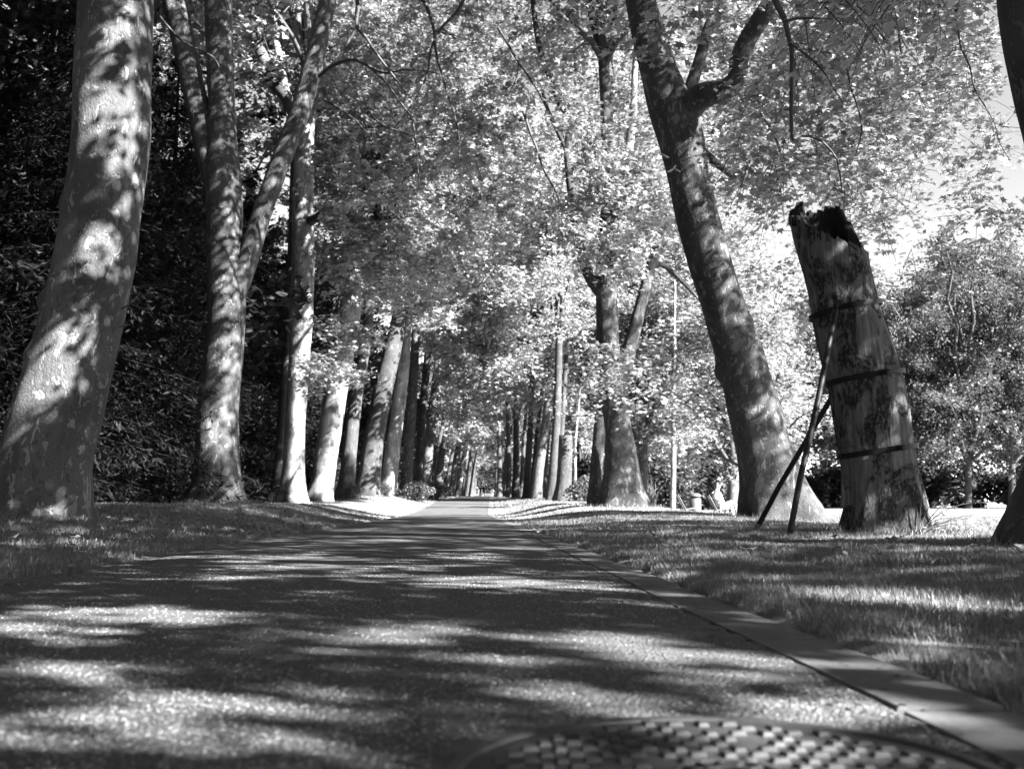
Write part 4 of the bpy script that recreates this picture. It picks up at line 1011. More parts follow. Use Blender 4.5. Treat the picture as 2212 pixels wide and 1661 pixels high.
hang(T2, [(750, -40, 12), (772, 0, 11), (770, 40, 9), (773, 62, 9), (790, 80, 7), (812, 115, 6), (850, 165, 5), (880, 205, 4)], [20]*8)
hang(T2, [(771, 65, 7), (755, 85, 6), (745, 110, 4)], [20]*3)
hang(T2, [(690, 165, 9), (720, 142, 9), (760, 130, 8), (790, 140, 7), (830, 158, 5), (890, 150, 4), (960, 162, 3)], [24, 23.5, 23, 22.8, 22.5, 22, 22])
hang(T2, [(790, 138, 6), (830, 175, 5), (860, 215, 4.5), (890, 260, 4), (900, 330, 3.5), (905, 400, 3)], [22.8]*6)
hang(T2, [(700, 215, 7), (740, 240, 6), (775, 268, 5), (790, 300, 4), (775, 345, 3)], [24]*5)
hang(T1, [(345, 35, 5), (365, 60, 4.5), (395, 90, 5), (430, 108, 4), (462, 125, 3.5), (480, 160, 3)], [17]*6)

def wander(t, start, ang, n, stepx, w0, Y, seed, mat=None):
    """a crooked hanging bough with a few side twigs, all at about distance Y"""
    rr = random.Random(seed); x, y = start; a = ang; rows = []; 
    for k in range(n):
        rows.append((x, y, max(1.6, w0*(1-k/n)))); a += rr.uniform(-.35, .35); x += math.cos(a)*stepx; y += math.sin(a)*stepx
    hang(t, rows, [Y + .04*k for k in range(n)])
    for k in range(2, n-1, 2):
        a2 = ang + rr.choice((-1, 1))*rr.uniform(.5, 1.1); x, y, w_ = rows[k]; sub = []
        for q in range(5):
            sub.append((x, y, max(1.3, w_*.55*(1-q/5)))); a2 += rr.uniform(-.3, .3); x += math.cos(a2)*stepx*.7; y += math.sin(a2)*stepx*.7
        hang(t, sub, [Y + .04*k - .05*q for q in range(5)])
wander(T3, (900, -20), 1.3, 9, 48, 9, 29, 1); wander(T3, (1010, -20), 1.7, 9, 50, 9, 30, 2); wander(T3, (1075, 60), 1.2, 7, 44, 7, 31, 3); wander(T2, (800, 250), .8, 8, 40, 6, 25, 4)
wander(R1, (1640, 240), .9, 8, 44, 8, 20, 5); wander(R1, (1760, -20), 1.5, 8, 44, 7, 18, 6); wander(R1, (1930, -20), 1.7, 8, 46, 7, 17, 7); wander(R2, (1500, 330), 1.3, 7, 44, 6, 29, 8); wander(R0, (2065, 20), 1.5, 9, 44, 6, 13.5, 9); wander(R2, (1130, 240), 1.2, 8, 46, 7, 33, 10)

# ------------------------------------------------------------------ stump with its steel bands, cables and props
SY = 12.7
SROWS = [(1918, 1156, 196), (1917, 1120, 182), (1914, 1074, 164), (1903, 1020, 158), (1896, 984, 156), (1884, 900, 160), (1872, 830, 160), (1850, 755, 156),
         (1832, 691, 150), (1820, 646, 146), (1800, 565, 146), (1788, 510, 144), (1777, 450, 142)]
spts, sr = px_trunk(SROWS, SY)
spts[0] = Vector((spts[0].x, spts[0].y, G(spts[0].x, SY)))
SB = spts[0].copy()
szs = np.array([p.z for p in spts]); sxs = np.array([p.x for p in spts]); srs = np.array(sr)
def stump_c(z): return np.interp(z, szs, sxs), np.interp(z, szs, srs)
def stump():
    t = thing('tree_stump', 'tall hollow broken plane stump held by steel bands and props', 'tree stump', SB)
    n = 96; zy = lambda dy: P(1800, dy, SY).z
    ang = np.array([-180, -158, -132, -124, -119, -114, -107, -100, -90, -78, -66, -58, -45, -32, -20, -8, 0, 30, 60, 90, 120, 150, 165, 180.])
    rim = np.array([468, 458, 440, 424, 436, 452, 448, 440, 442, 438, 428, 436, 434, 446, 478, 530, 546, 552, 543, 535, 514, 486, 472, 468.])
    a = np.arange(n)*2*math.pi/n; adeg = (np.degrees(a)+180) % 360 - 180
    rz = np.interp(adeg, ang, [zy(v) for v in rim])
    rng = np.random.default_rng(5); rz += rng.normal(size=n)*.018 + .02*np.sin(a*17) + .015*np.sin(a*31)
    zlow = zy(575); rings = []
    zs = np.arange(SB.z - .35, zlow, .055)
    def ring(zv, k=1., thick=0.):
        zv = np.broadcast_to(zv, (n,)); cx, r = stump_c(np.maximum(zv, SB.z)); V = np.zeros((n, 3))
        for j in range(n):
            h = max(zv[j]-SB.z, 0); f = math.exp(-h/.30)
            rr = r[j]*(1 + .13*f*math.cos(5*a[j]+.4)) - thick
            x = math.cos(a[j]); y = -math.sin(a[j])
            q = Vector((x*1.8, y*1.8, zv[j]*1.1)); nz = mnoise.noise(q)*.08 + mnoise.noise(Vector((x*5, y*5, zv[j]*1.2)))*.045 + mnoise.noise(Vector((x*9, y*9, zv[j]*.9)))*.025 + mnoise.noise(Vector((x*16, y*16, zv[j]*6)))*.010
            rr = rr*(1 + nz)
            V[j] = (cx[j] + x*rr, SY + y*rr, zv[j])
        return V
    for z in zs: rings.append(ring(z))
    nz_out = len(rings)
    for f in np.linspace(.08, 1, 12): rings.append(ring(zlow + (rz-zlow)*f))
    out_n = len(rings)
    for f in (1., .8, .6, .4, .2, 0): rings.append(ring(zlow + (rz-.012-zlow)*f, 1, .10 + .03*(1-f)))
    for dz in (.15, .35, .6, .9): rings.append(ring(np.full(n, zlow-dz), 1, .13+.06*dz))
    V = np.concatenate(rings) - np.array(SB); m = len(rings)
    i, j = np.meshgrid(np.arange(m-1), np.arange(n), indexing='ij')
    a0 = i*n+j; a1 = i*n+(j+1) % n
    F4 = np.stack([a1, a0, a0+n, a1+n], -1).reshape(-1, 4)
    c = len(V); V = np.concatenate([V, [np.mean(rings[-1], 0) - np.array(SB)]])
    F3 = np.array([[c, (m-1)*n + (k+1) % n, (m-1)*n+k] for k in range(n)])
    sp_ = (out_n-1)*n
    used = F4[:sp_]
    link('trunk', np_mesh('trunk', V[:out_n*n], used, STUMP), t)
    inn = np.concatenate([F4[sp_:]]) - sp_
    link('hollow', np_mesh('hollow', V[sp_:], [inn, F3 - sp_], ROT), t)
    # splinters on the rim
    for k in range(16):
        jj = int(rng.integers(0, n)); p = rings[out_n-1][jj] - np.array(SB)
        b = MB(); L = rng.uniform(.02, .06)
        b.tube(np.array([p - [0, 0, .12], p + [0, .0, .0], p + [rng.uniform(-.02, .02), 0, L]]), [.014, .009, .002], 5)
        link('splinter', b.mesh('splinter', ROT), t)
    b = MB(); # small pale fungus bracket at the notch
    for q in ((1822, 545), (1815, 552), (1830, 552)):
        p = np.array(P(q[0], q[1], SY - .37)) - np.array(SB)
        aa = np.linspace(0, math.pi, 8); b.tube(np.stack([p[0]+.05*np.cos(aa), np.full(8, p[1]), p[2]+.025*np.sin(aa)], -1), .018, 6)
    link('fungus', b.mesh('fungus', STUMP), t)
stump()
def band(label, yl, yr, split):
    """steel band: yl/yr display rows at its left and right ends"""
    zl = P(1780, yl, SY).z; zr = P(1900, yr, SY).z; zc = (zl+zr)/2; amp = (zr-zl)/2
    t = thing('steel_band', label, 'steel band', (float(stump_c(zc)[0]), SY, zc), 'steel bands around the stump')
    def half(a0, a1, mat, wd, off, nm):
        aa = np.linspace(rad(a0), rad(a1), 40); V = []
        for q in aa:
            z = zc + amp*math.cos(q); cx, r = stump_c(z); rr = r*1.045 + off
            for dr, dz in ((0, -wd/2), (.009, -wd/2), (.009, wd/2), (0, wd/2)):
                V.append((cx + math.cos(q)*(rr+dr), SY - math.sin(q)*(rr+dr), z + dz))
        m = len(aa); F = [[i*4+k, i*4+(k+1) % 4, (i+1)*4+(k+1) % 4, (i+1)*4+k] for i in range(m-1) for k in range(4)]
        F += [[3, 2, 1, 0], [(m-1)*4, (m-1)*4+1, (m-1)*4+2, (m-1)*4+3]]
        link(nm, np_mesh(nm, np.array(V) - np.array(t.location), np.array(F), mat, False), t)
    half(split, split+178, BAND, .066, .012, 'band_half')
    half(split-182, split-3, BAND_LIT, .06, .012, 'band_half')
    for aoff in (0, 178):
        q = rad(split + aoff); z = zc + amp*math.cos(q); cx, r = stump_c(z); rr = r*1.045 + .035
        for dz in (-.018, .018):
            p = np.array([cx + math.cos(q)*rr, SY - math.sin(q)*rr, z+dz]) - np.array(t.location)
            s = np.array([math.sin(q), math.cos(q), .05])*.05
            b = MB(); b.tube(np.stack([p - s, p + s]), .008, 6); b.tube(np.stack([p - s*.6, p - s*.35]), .018, 6); b.tube(np.stack([p + s*.35, p + s*.6]), .018, 6)
            link('bolt', b.mesh('bolt', BAND, False), t)
        for sgn in (-1, 1):   # the turned-out flanges that the bolts clamp
            p = np.array([cx + math.cos(q)*(r*1.045+.03), SY - math.sin(q)*(r*1.045+.03), z]) - np.array(t.location)
            p = p + np.array([math.sin(q), math.cos(q), 0])*.012*sgn
            M = Matrix.Rotation(-q, 3, 'Z'); b = MB(); b.box(p, (.055, .008, .06), M); link('flange', b.mesh('flange', BAND, False), t)
band('topmost dark steel band around the stump, where the front prop is bolted', 686, 656, 100)
band('middle steel band around the stump, its right half shining pale', 829, 804, 82)
band('lowest steel band around the stump, pale on its right half', 987, 962, 78)
def rod(name, label, rows, mat, cat='cable', r=None, group=None, n=8):
    pts = [P(a, b, y) for a, b, y in rows]; b = MB(); base = pts[-1]
    b.tube(np.array([tuple(p - base) for p in pts]), r, n)
    return link(name, b.mesh(name, mat), None, base, None, label, cat, group)
rod('cable', 'thin cable running down the right side of the stump between its top and middle band', [(1903, 662, 12.62), (1912, 690, 12.6), (1932, 745, 12.6), (1955, 812, 12.6)], CABLE, r=.006)
rod('cable', 'thin cable on the right side of the stump from middle to lowest band', [(1956, 812, 12.6), (1963, 860, 12.6), (1969, 920, 12.6), (1974, 966, 12.6)], CABLE, r=.006)
rod('cable', 'thin cable hugging the left side of the stump from top to middle band', [(1757, 690, 12.6), (1768, 745, 12.6), (1780, 800, 12.6), (1789, 832, 12.6)], CABLE, r=.006)
rod('cable', 'thin cable on the left side of the stump from middle to lowest band', [(1789, 832, 12.6), (1797, 885, 12.6), (1808, 945, 12.6), (1819, 990, 12.6)], CABLE, r=.006)
rod('cable', 'loose cable end hanging along the left side of the stump near the ground', [(1834, 1004, 12.5), (1837, 1060, 12.5), (1836, 1110, 12.5), (1833, 1140, 12.5)], CABLE, r=.0035)
def prop(label, rows, r):
    pts = [P(a, b, y) for a, b, y in rows]; base = pts[-1].copy(); base.z = G(base.x, base.y); pts[-1] = base - Vector((0, 0, .1))
    t = thing('prop_pole', label, 'prop pole', base, 'poles propping the stump')
    b = MB(); b.tube(np.array([tuple(p - base) for p in pts]), r, 20); link('pole', b.mesh('pole', STEEL), t)
    b = MB(); d = (pts[0]-pts[1]).normalized(); q = pts[0]-base; b.tube(np.array([tuple(q - d*.03), tuple(q + d*.09)]), r*.6, 8)
    q2 = q + d*.10; b.box(tuple(q2), (.09, .03, .07)); link('end_bracket', b.mesh('end_bracket', BAND, False), t)
prop('nearer steel pole propping the stump, bolted to its top band', [(1805, 670, 12.15), (1790, 745, 12.05), (1770, 850, 11.9), (1750, 940, 11.8), (1727, 1040, 11.65), (1701, 1166, 11.5)], .034)
prop('farther steel pole slanting to the stump from the left, crossing behind the nearer one', [(1830, 800, 13.1), (1786, 876, 13.3), (1732, 968, 13.7), (1680, 1056, 14.1), (1626, 1150, 14.5)], .036)

# leafy shoots at the foot of the stump
def shoot():
    base = P(1985, 1150, 12.1); base.z = G(base.x, base.y)
    t = thing('young_shoot', 'leggy shoots with large pale maple-like leaves at the foot of the stump', 'plant', base)
    rng = np.random.default_rng(77)
    tips = [(2040, 1080), (2085, 1070), (2130, 1085), (2040, 1140), (2085, 1120), (2150, 1120), (2180, 1110), (2010, 1030), (1985, 1010), (2060, 1060), (2110, 1135), (2020, 1145)]
    V0, F0 = leaf_shape('lobed'); lm = []
    for k in range(3):
        lm.append(np_mesh('leaf', V0*[.15, .15, .2] + [0, .075, 0], F0, LEAF, False))
    for k, (dx, dy) in enumerate(tips):
        q = P(dx, dy, 12.1 + rng.uniform(-.4, .3)); b = MB()
        pts_ = bez(np.zeros(3), np.array([(q-base).x*.4, (q-base).y, (q-base).z*.8+.1]), np.array(q-base), 8)
        b.tube(pts_, np.linspace(.006, .002, 8), 5); link('stem', b.mesh('stem', TWIG), t)
        for i in range(4):
            f = [1., .86, .7, .5][i]; p = pts_[int(f*7)]
            o = link('leaf', lm[(k+i) % 3], t, tuple(p)); o.rotation_euler = (rng.uniform(-.9, .5), rng.uniform(-.6, .6), rng.uniform(0, 6.28)); s = rng.uniform(.55, 1.0); o.scale = (s, s, s)
shoot()
# tufts of shoots and tall weeds
def weeds(label, X, Y, H, n, seed, mat=GRASS):
    b = MB(); rng = np.random.default_rng(seed)
    for k in range(n):
        d = rng.normal(size=2)*.22*H; p = np.array([rng.normal()*.08, rng.normal()*.08, 0]); h = H*rng.uniform(.6, 1.1)
        b.tube(bez(p, p + [d[0]*.2, d[1]*.2, h*.7], p + [d[0], d[1], h], 5), np.linspace(.010, .003, 5), 3)
    link('tall_weed', b.mesh('tall_weed', mat), None, (X, Y, G(X, Y)), None, label, 'plant')
Xw = (1412-1106)*mpp(30)
weeds('tall pale dry weeds at the right foot of the broad forked tree', Xw, 30.3, .75, 34, 5)

# ------------------------------------------------------------------ chairs, bin, person
def Rr(rx, ry, Y): return P((1640 + rx/8.508)*.864, (1180 + ry/8.508)*.864, Y)
def chair(label, foot, W=.46, face=1):
    """low slatted metal garden chair facing +X, its seat front on the right"""
    X0, Y0 = foot; z = G(X0, Y0); t = thing('garden_chair', label, 'chair', (X0, Y0, z), 'slatted garden chairs on the lawn')
    b0 = (-.05, .33); s1 = (.42, .40)     # seat line (x, z)
    bk = (-.30, .80)
    for k in range(7):                    # seat slats run across (Y)
        f = (k+.5)/7; x = b0[0] + (s1[0]-b0[0])*f; zz = b0[1] + (s1[1]-b0[1])*f
        b = MB(); b.box((x, 0, zz), (.048, W, .014), Matrix.Rotation(-.15, 3, 'Y')); link('seat_slat', b.mesh('seat_slat', CHAIRM, False), t)
    for k in range(6):
        f = (k+.8)/6.3; x = b0[0] + (bk[0]-b0[0])*f; zz = b0[1] + (bk[1]-b0[1])*f
        b = MB(); b.box((x, 0, zz), (.014, W, .055), Matrix.Rotation(-.49, 3, 'Y')); link('back_slat', b.mesh('back_slat', CHAIRM, False), t)
    for s in (-1, 1):
        y = s*(W/2 + .012)
        b = MB(); b.tube(np.array([[bk[0]-.01, y, bk[1]+.02], [b0[0], y, b0[1]-.01], [s1[0], y, s1[1]-.01]]), .014, 6); link('side_rail', b.mesh('side_rail', CHAIRL), t)
        b = MB(); b.tube(np.array([[b0[0]+.02, y, b0[1]], [-.20, y, 0]]), .014, 6); link('leg', b.mesh('leg', CHAIRL), t)
        b = MB(); b.tube(np.array([[s1[0]-.03, y, s1[1]-.01], [s1[0]+.05, y, 0]]), .014, 6); link('leg', b.mesh('leg', CHAIRL), t)
    return t
pc1 = Rr(1310, 940, 34); chair('slatted garden chair that the seated person rests on', (pc1.x, 34))
pc2 = Rr(650, 900, 35); chair('empty slatted garden chair left of the litter bin', (pc2.x, 35))
def bin_():
    p = Rr(838, 900, 36); z = G(p.x, 36); t = thing('litter_bin', 'round metal litter bin with domed lid between two garden chairs', 'litter bin', (p.x, 36, z))
    n = 32; a = np.arange(n)*2*math.pi/n
    def lathe(prof, nm, mat):
        b = MB(); V = np.concatenate([np.stack([r*np.cos(a), r*np.sin(a), np.full(n, zz)], -1) for r, zz in prof])
        F = [[i*n+j, i*n+(j+1) % n, (i+1)*n+(j+1) % n, (i+1)*n+j] for i in range(len(prof)-1) for j in range(n)]
        b.add(V, None, F); link(nm, b.mesh(nm, mat), t)
    lathe([(.001, .02), (.13, .02), (.14, .0), (.12, .12)], 'foot', BIN)
    lathe([(.001, .10), (.20, .10), (.205, .13), (.205, .70), (.19, .71), (.19, .2)], 'body', BIN)
    lathe([(.185, .70), (.185, .78)], 'opening', BLACKM)
    lathe([(.218, .775), (.225, .79), (.20, .84), (.12, .885), (.001, .90)], 'lid', BIN)
    for k in range(4):
        b = MB(); an = k*math.pi/2+.5; b.box((.20*math.cos(an), .20*math.sin(an), .74), (.03, .03, .09)); link('lid_post', b.mesh('lid_post', BIN, False), t)
bin_()
def skin(name, joints, edges, radii, mat, parent, root=0, sub=2):
    me = bpy.data.meshes.new(name); me.from_pydata([tuple(j) for j in joints], edges, []); me.update()
    o = bpy.data.objects.new(name, me); C.objects.link(o)
    o.modifiers.new('s', 'SKIN'); sm = o.modifiers.new('u', 'SUBSURF'); sm.levels = sub; sm.render_levels = sub
    for i, v in enumerate(me.skin_vertices[0].data):
        r = radii[i]; v.radius = (r, r) if not isinstance(r, tuple) else r; v.use_root = (i == root)
    dg = bpy.context.evaluated_depsgraph_get(); ev = o.evaluated_get(dg)
    m2 = bpy.data.meshes.new_from_object(ev); m2.materials.clear(); m2.materials.append(mat)
    for p in m2.polygons: p.use_smooth = True
    bpy.data.objects.remove(o); return link(name, m2, parent)
def seated():
    Y = 34.0; base = Rr(1370, 1000, Y); base.z = G(base.x, Y)
    t = thing('person', 'person in light clothes leaning back in a garden chair', 'person', base)
    def q(rx, ry, dy=0.): return Rr(rx, ry, Y) + Vector((0, dy, 0)) - base
    # 0 pelvis 1 waist 2 chest 3 neck base 4 neck 5 head 6 head top
    J = [q(1385, 745), q(1355, 655), q(1310, 510), q(1295, 420), q(1305, 372), q(1318, 315), q(1312, 255),
         q(1290, 440, -.17), q(1222, 545, -.22), q(1330, 585, -.17), q(1405, 600, -.08),
         q(1290, 440, .17), q(1240, 545, .22), q(1340, 590, .15), q(1415, 605, .05),
         q(1420, 745, -.10), q(1635, 625, -.11), q(1700, 800, -.11), q(1722, 965, -.11), q(1775, 1000, -.12),
         q(1420, 745, .10), q(1600, 665, .11), q(1640, 820, .11), q(1650, 965, .10), q(1610, 1000, .10)]
    E_ = [(0,1),(1,2),(2,3),(3,4),(4,5),(5,6),(3,7),(7,8),(8,9),(9,10),(3,11),(11,12),(12,13),(13,14),(0,15),(15,16),(16,17),(17,18),(18,19),(0,20),(20,21),(21,22),(22,23),(23,24)]
    Rd = [.145,.135,.15,.085,.055,.085,.07,.062,.045,.036,.034,.062,.045,.036,.034,.10,.068,.055,.042,.03,.10,.068,.055,.042,.03]
    skin('body', J, E_, Rd, SKIN, t)
    sh = [0,1,2,3,7,8,9,11,12,13]; mp = {a: i for i, a in enumerate(sh)}
    skin('shirt', [J[a] for a in sh], [(mp[a], mp[b]) for a, b in E_ if a in mp and b in mp], [Rd[a]+.018 for a in sh], SHIRT, t)
    tr = [0,15,16,17,18,20,21,22,23]; mp = {a: i for i, a in enumerate(tr)}
    skin('trousers', [J[a] for a in tr], [(mp[a], mp[b]) for a, b in E_ if a in mp and b in mp], [Rd[a]+.022 for a in tr], TROUS, t)
    for a, b in ((18, 19), (23, 24)):
        skin('shoe', [J[a]+Vector((0, 0, -.06)), J[b]], [(0, 1)], [.045, .038], SHOE, t)
    skin('hair', [q(1282, 330), q(1275, 280), q(1300, 235), q(1330, 232)], [(0,1),(1,2),(2,3)], [.055,.07,.065,.04], HAIR, t)
    skin('nose', [q(1345, 320), q(1372, 308)], [(0,1)], [.03,.012], SKIN, t, sub=1)
    for dy in (-.08, .09): skin('ear', [q(1308, 310, dy), q(1306, 328, dy)], [(0,1)], [.016,.012], SKIN, t, sub=1)
    for dy in (-.08, .05):      # five unequal fingers on each hand
        for k in range(5):
            l_ = [.05, .075, .08, .072, .055][k]; o0 = q(1405, 602, dy) + Vector((.0, 0, .02-.012*k))
            skin('finger', [o0, o0 + Vector((l_*.6, .02, -.005)), o0 + Vector((l_*.9, .035, -.03))], [(0,1),(1,2)], [.011,.010,.008], SKIN, t, sub=1)
seated()
def walker(label, dx, dyf, H, Y, seed, mat=DARKC, stride=.25):
    base = P(dx, dyf, Y); base.z = G(base.x, Y)
    t = thing('person', label, 'person', base, 'walkers far down the path'); s = H/1.75
    J = [(0,0,.95),(0,0,1.15),(0,0,1.35),(0,0,1.45),(0,0,1.52),(0,0,1.64),(-.19,0,1.40),(-.25,.08,1.12),(-.24,-.02,.88),(.19,0,1.40),(.25,-.06,1.12),(.24,.06,.88),
         (-.09,0,.9),(-.10,stride*.4,.5),(-.10,stride,.08),(-.10,stride-.14,.04),(.09,0,.9),(.10,-stride*.3,.5),(.10,-stride,.08),(.10,-stride-.14,.04)]
    J = [Vector(j)*s for j in J]
    E_ = [(0,1),(1,2),(2,3),(3,4),(4,5),(3,6),(6,7),(7,8),(3,9),(9,10),(10,11),(0,12),(12,13),(13,14),(14,15),(0,16),(16,17),(17,18),(18,19)]
    Rd = [.15,.13,.16,.09,.05,.10,.06,.045,.035,.06,.045,.035,.09,.06,.045,.04,.09,.06,.045,.04]
    skin('body', J, E_, [r*s for r in Rd], SKIN, t, sub=1)
    a = [0,1,2,3,6,7,9,10]; mp = {k: i for i, k in enumerate(a)}
    skin('jacket', [J[k] for k in a], [(mp[x], mp[y]) for x, y in E_ if x in mp and y in mp], [(Rd[k]+.03)*s for k in a], mat, t, sub=1)
    a = [0,12,13,14,16,17,18]; mp = {k: i for i, k in enumerate(a)}
    skin('trousers', [J[k] for k in a], [(mp[x], mp[y]) for x, y in E_ if x in mp and y in mp], [(Rd[k]+.03)*s for k in a], mat, t, sub=1)
    skin('hair', [J[5]+Vector((0, .03, .03)), J[5]+Vector((0, -.02, .09))], [(0,1)], [.09, .07], HAIR, t, sub=1)
walker('left of two walkers in dark clothes far down the path', (1100+838/8.304)*.864, 1070, 1.72, 165, 1)
walker('right of two walkers in dark clothes, beside a small white dog', (1100+900/8.304)*.864, 1071, 1.78, 163, 2, stride=-.22)
walker('most distant walker, in dark clothes left of the pair', (1100+772/8.304)*.864, 1065, 1.70, 205, 3)
def dog():
    base = P((1100+893/8.304)*.864, 1073, 158); base.z = G(base.x, 158)
    t = thing('dog', 'small white dog in front of the two distant walkers', 'dog', base)
    J = [(0,.2,.36),(0,0,.35),(0,-.2,.37),(0,-.3,.48),(0,-.40,.52),(0,-.50,.49),(.07,-.2,.3),(.07,-.17,.17),(.07,-.2,.02),(-.07,-.2,.3),(-.07,-.17,.17),(-.07,-.2,.02),(.07,.2,.3),(.07,.14,.2),(.07,.22,.12),(.07,.2,.02),(-.07,.2,.3),(-.07,.14,.2),(-.07,.22,.12),(-.07,.2,.02),(0,.32,.45)]
    E_ = [(0,1),(1,2),(2,3),(3,4),(4,5),(2,6),(6,7),(7,8),(2,9),(9,10),(10,11),(0,12),(12,13),(13,14),(14,15),(0,16),(16,17),(17,18),(18,19),(0,20)]
    Rd = [.10,.10,.12,.08,.075,.035,.05,.03,.025,.05,.03,.025,.06,.045,.028,.025,.06,.045,.028,.025,.02]
    skin('body', [Vector(j) for j in J], E_, Rd, WHITE, t, 1, 1)
dog()

# ------------------------------------------------------------------ grass, fallen leaves
def blades(name, regions, seed):
    rng = np.random.default_rng(seed); VV = []; F3 = []; n0 = 0
    for (x0, x1, y0, y1, dens, h, wd, seg) in regions:
        N = int(abs(x1-x0)*(y1-y0)*dens)
        X = rng.uniform(x0, x1, N); Y = rng.uniform(y0, y1, N); e = X - pc(Y)
        ex = .06*np.sin(Y*2.1) + .05*np.sin(Y*5.3+1) + rng.normal(size=N)*.02
        m = ((e > 1.715+ex*.9) | (e < -1.60+ex*2.2)) & (np.abs(X) < Y*.60 + 2.2)
        pt = np.sin(X*2.3+np.sin(Y*1.7))*np.cos(Y*2.9+X) + np.sin(X*7.1)*np.sin(Y*6.3)*.6
        m &= rng.random(N) < np.clip(.75 + .35*pt, .2, 1)
        X = X[m]; Y = Y[m]; n = len(X)
        Z = under(X, Y) - .004
        hh = h*rng.uniform(.45, 1.25, n)*(1+.25*pt[m]); w_ = wd*rng.uniform(.7, 1.3, n)
        a = rng.uniform(0, 6.28, n); ln = rng.uniform(.1, .95, n)*hh; la = rng.uniform(0, 6.28, n)
        dx, dy = np.cos(a)*w_/2, np.sin(a)*w_/2; lx, ly = np.cos(la)*ln, np.sin(la)*ln
        B = np.stack([X, Y, Z], -1)
        if seg == 2:
            v = np.stack([B + np.stack([-dx, -dy, 0*dx], -1), B + np.stack([dx, dy, 0*dx], -1),
                          B + np.stack([lx*.35-dx*.8, ly*.35-dy*.8, hh*.6], -1), B + np.stack([lx*.35+dx*.8, ly*.35+dy*.8, hh*.6], -1), B + np.stack([lx, ly, hh], -1)], 1)
            f = np.array([[0, 1, 3], [0, 3, 2], [2, 3, 4]]); k = 5
        else:
            v = np.stack([B + np.stack([-dx, -dy, 0*dx], -1), B + np.stack([dx, dy, 0*dx], -1), B + np.stack([lx, ly, hh], -1)], 1)
            f = np.array([[0, 1, 2]]); k = 3
        VV.append(v.reshape(-1, 3)); F3.append((np.arange(n)[:, None, None]*k + f[None]).reshape(-1, 3) + n0); n0 += n*k
    link(name, np_mesh(name, np.concatenate(VV), np.concatenate(F3), GRASS, False), kind='stuff')
blades('grass', [
    (.6, 4.2, 1.6, 6.0, 13000, .042, .0026, 2), (.3, 6.2, 6.0, 9.5, 4200, .044, .0042, 2), (-.1, 9, 9.5, 15, 2000, .045, .007, 1), (-1, 12, 15, 26, 420, .042, .014, 1), (-2, 20, 26, 50, 90, .035, .035, 1),
    (-6.2, -1.9, 3.0, 8, 3000, .045, .004, 2), (-8, -2.2, 8, 13, 1500, .055, .008, 1), (-10, -2.4, 13, 24, 520, .045, .014, 1), (-11, -2.8, 24, 48, 110, .035, .03, 1), (-9, -3.4, 48, 75, 60, .05, .05, 1), (-1, 4, 48, 75, 60, .05, .05, 1),
], 3)
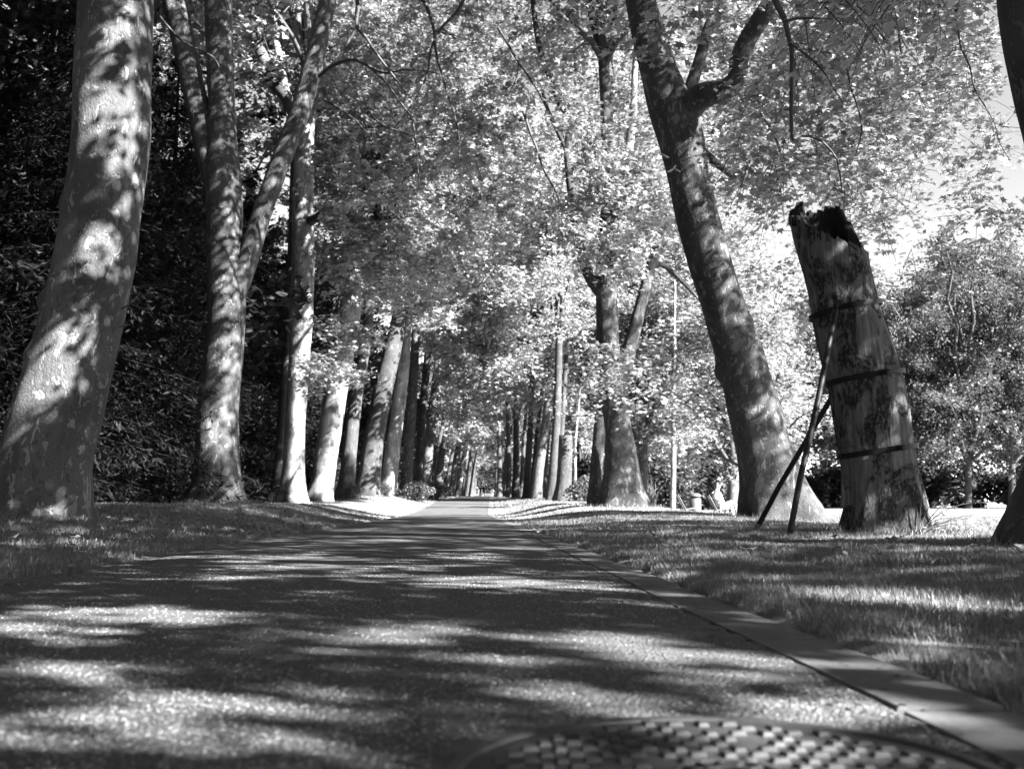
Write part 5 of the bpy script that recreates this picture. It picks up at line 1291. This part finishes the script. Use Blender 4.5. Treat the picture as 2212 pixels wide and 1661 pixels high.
def fallen():
    V0, F0 = leaf_shape('lobed'); ms = []
    for k in range(4):
        r_ = np.random.default_rng(k); V = V0*[1, 1, 1]; V = V.copy(); V[:, 2] = .30*np.abs(V0[:, 0])*(1 if k % 2 else -.3) + .22*V0[:, 1]**2 + r_.normal(size=len(V0))*.05
        V[:, 2] -= V[:, 2].min(); ms.append(np_mesh('fallen_leaf', V, F0, DRY, False))
    rng = np.random.default_rng(9)
    for k in range(190):
        left = k < 130
        Y = rng.uniform(5.0, 17) if left else rng.uniform(4.5, 15)
        X = (float(pc(Y)) - rng.uniform(1.7, 5.5)) if left else (float(pc(Y)) + rng.uniform(1.9, 6.5))
        if abs(X) > Y*.56: continue
        s = rng.uniform(.09, .16); z = float(under(X, Y)) + .045
        o = link('fallen_leaf', ms[k % 4], None, (X, Y, z), None, 'dry curled leaf lying in the grass left of the path' if left else 'dry curled leaf lying in the grass right of the path', 'leaf',
                 'fallen leaves on the left verge' if left else 'fallen leaves on the right lawn')
        o.rotation_euler = (rng.uniform(-.35, .35), rng.uniform(-.35, .35), rng.uniform(0, 6.28)); o.scale = (s, s, s)
    for (dx, dy, s, lb) in [(588, 1371, .055, 'curled pale leaf alone on the middle of the near path'), (12, 1262, .10, 'dark leaf lying on the left path edge by the picture border'),
                            (150, 1232, .09, 'dry leaf on the left path edge just beyond the grass corner'), (436, 1178, .10, 'pale leaf on the left kerb beside the grass'), (595, 1135, .12, 'wide flat leaf on the left kerb farthest from the camera'),
                            (1812, 1326, .07, 'bright leaf on the grass near the right kerb')]:
        v = (830.5-dy)/FD; z_ = sp + v*cp; y_ = cp - v*sp; tt = (.375)/-z_; p = P(dx, dy, y_*tt)
        e = p.x - float(pc(p.y)); z = float(pathz(p.x, p.y)) + .004 if abs(e) < 1.5 else G(p.x, p.y) + .03
        o = link('fallen_leaf', ms[1], None, (p.x, p.y, z), None, lb, 'leaf'); o.scale = (s, s, s*.8); o.rotation_euler[2] = dx
fallen()

def litter():
    rng = np.random.default_rng(21); b = MB()
    for k in range(900):
        Y = 1.5 + 13*rng.random()**1.4; side = 1 if rng.random() < .62 else -1
        e = side*(1.50 - abs(rng.normal())*.10) if rng.random() < .6 else rng.uniform(-1.4, 1.7)
        if side > 0 and rng.random() < .25: e = rng.uniform(1.52, 1.72)
        X = float(pc(Y)) + e; z = float(pathz(X, Y)) + .003; a = rng.uniform(0, 6.28); s_ = rng.uniform(.004, .014)
        c, q = math.cos(a)*s_, math.sin(a)*s_
        b.add([[X-c, Y-q, z], [X+q*.5, Y-c*.5, z+s_*.3], [X+c, Y+q, z+s_*.1], [X-q*.6, Y+c*.6, z+s_*.2]], [[0, 1, 2], [0, 2, 3]])
    link('leaf_litter', b.mesh('leaf_litter', DRY, False), kind='stuff')
    VV = []; n0 = 0
    for (cx, cy, r_, n) in ((T1.location.x, 13, 1.25, 900), (T2.location.x, 26, .95, 500), (SB.x, SB.y, .62, 700), (R1.location.x, 23, 1.2, 600), (R0.location.x, 9.1, .62, 500), (R2.location.x, 30, 1.0, 400), (T3.location.x, 38, .8, 250)):
        a = rng.uniform(0, 6.28, n); rr = r_*(1 + np.abs(rng.normal(size=n))*.22); X = cx + rr*np.cos(a); Y = cy + rr*np.sin(a)*.9; Z = under(X, Y) - .01
        h = rng.uniform(.04, .15, n); w_ = .004*(1+.04*cy); la = rng.uniform(0, 6.28, n); L = h*rng.uniform(.1, .9, n); B = np.stack([X, Y, Z], -1); aa = rng.uniform(0, 6.28, n)
        d = np.stack([np.cos(aa)*w_, np.sin(aa)*w_, 0*aa], -1)
        VV.append(np.stack([B-d, B+d, B + np.stack([np.cos(la)*L, np.sin(la)*L, h], -1)], 1).reshape(-1, 3))
    V = np.concatenate(VV); link('grass', np_mesh('grass_tufts', V, np.arange(len(V)).reshape(-1, 3), GRASS, False), kind='stuff')
litter()
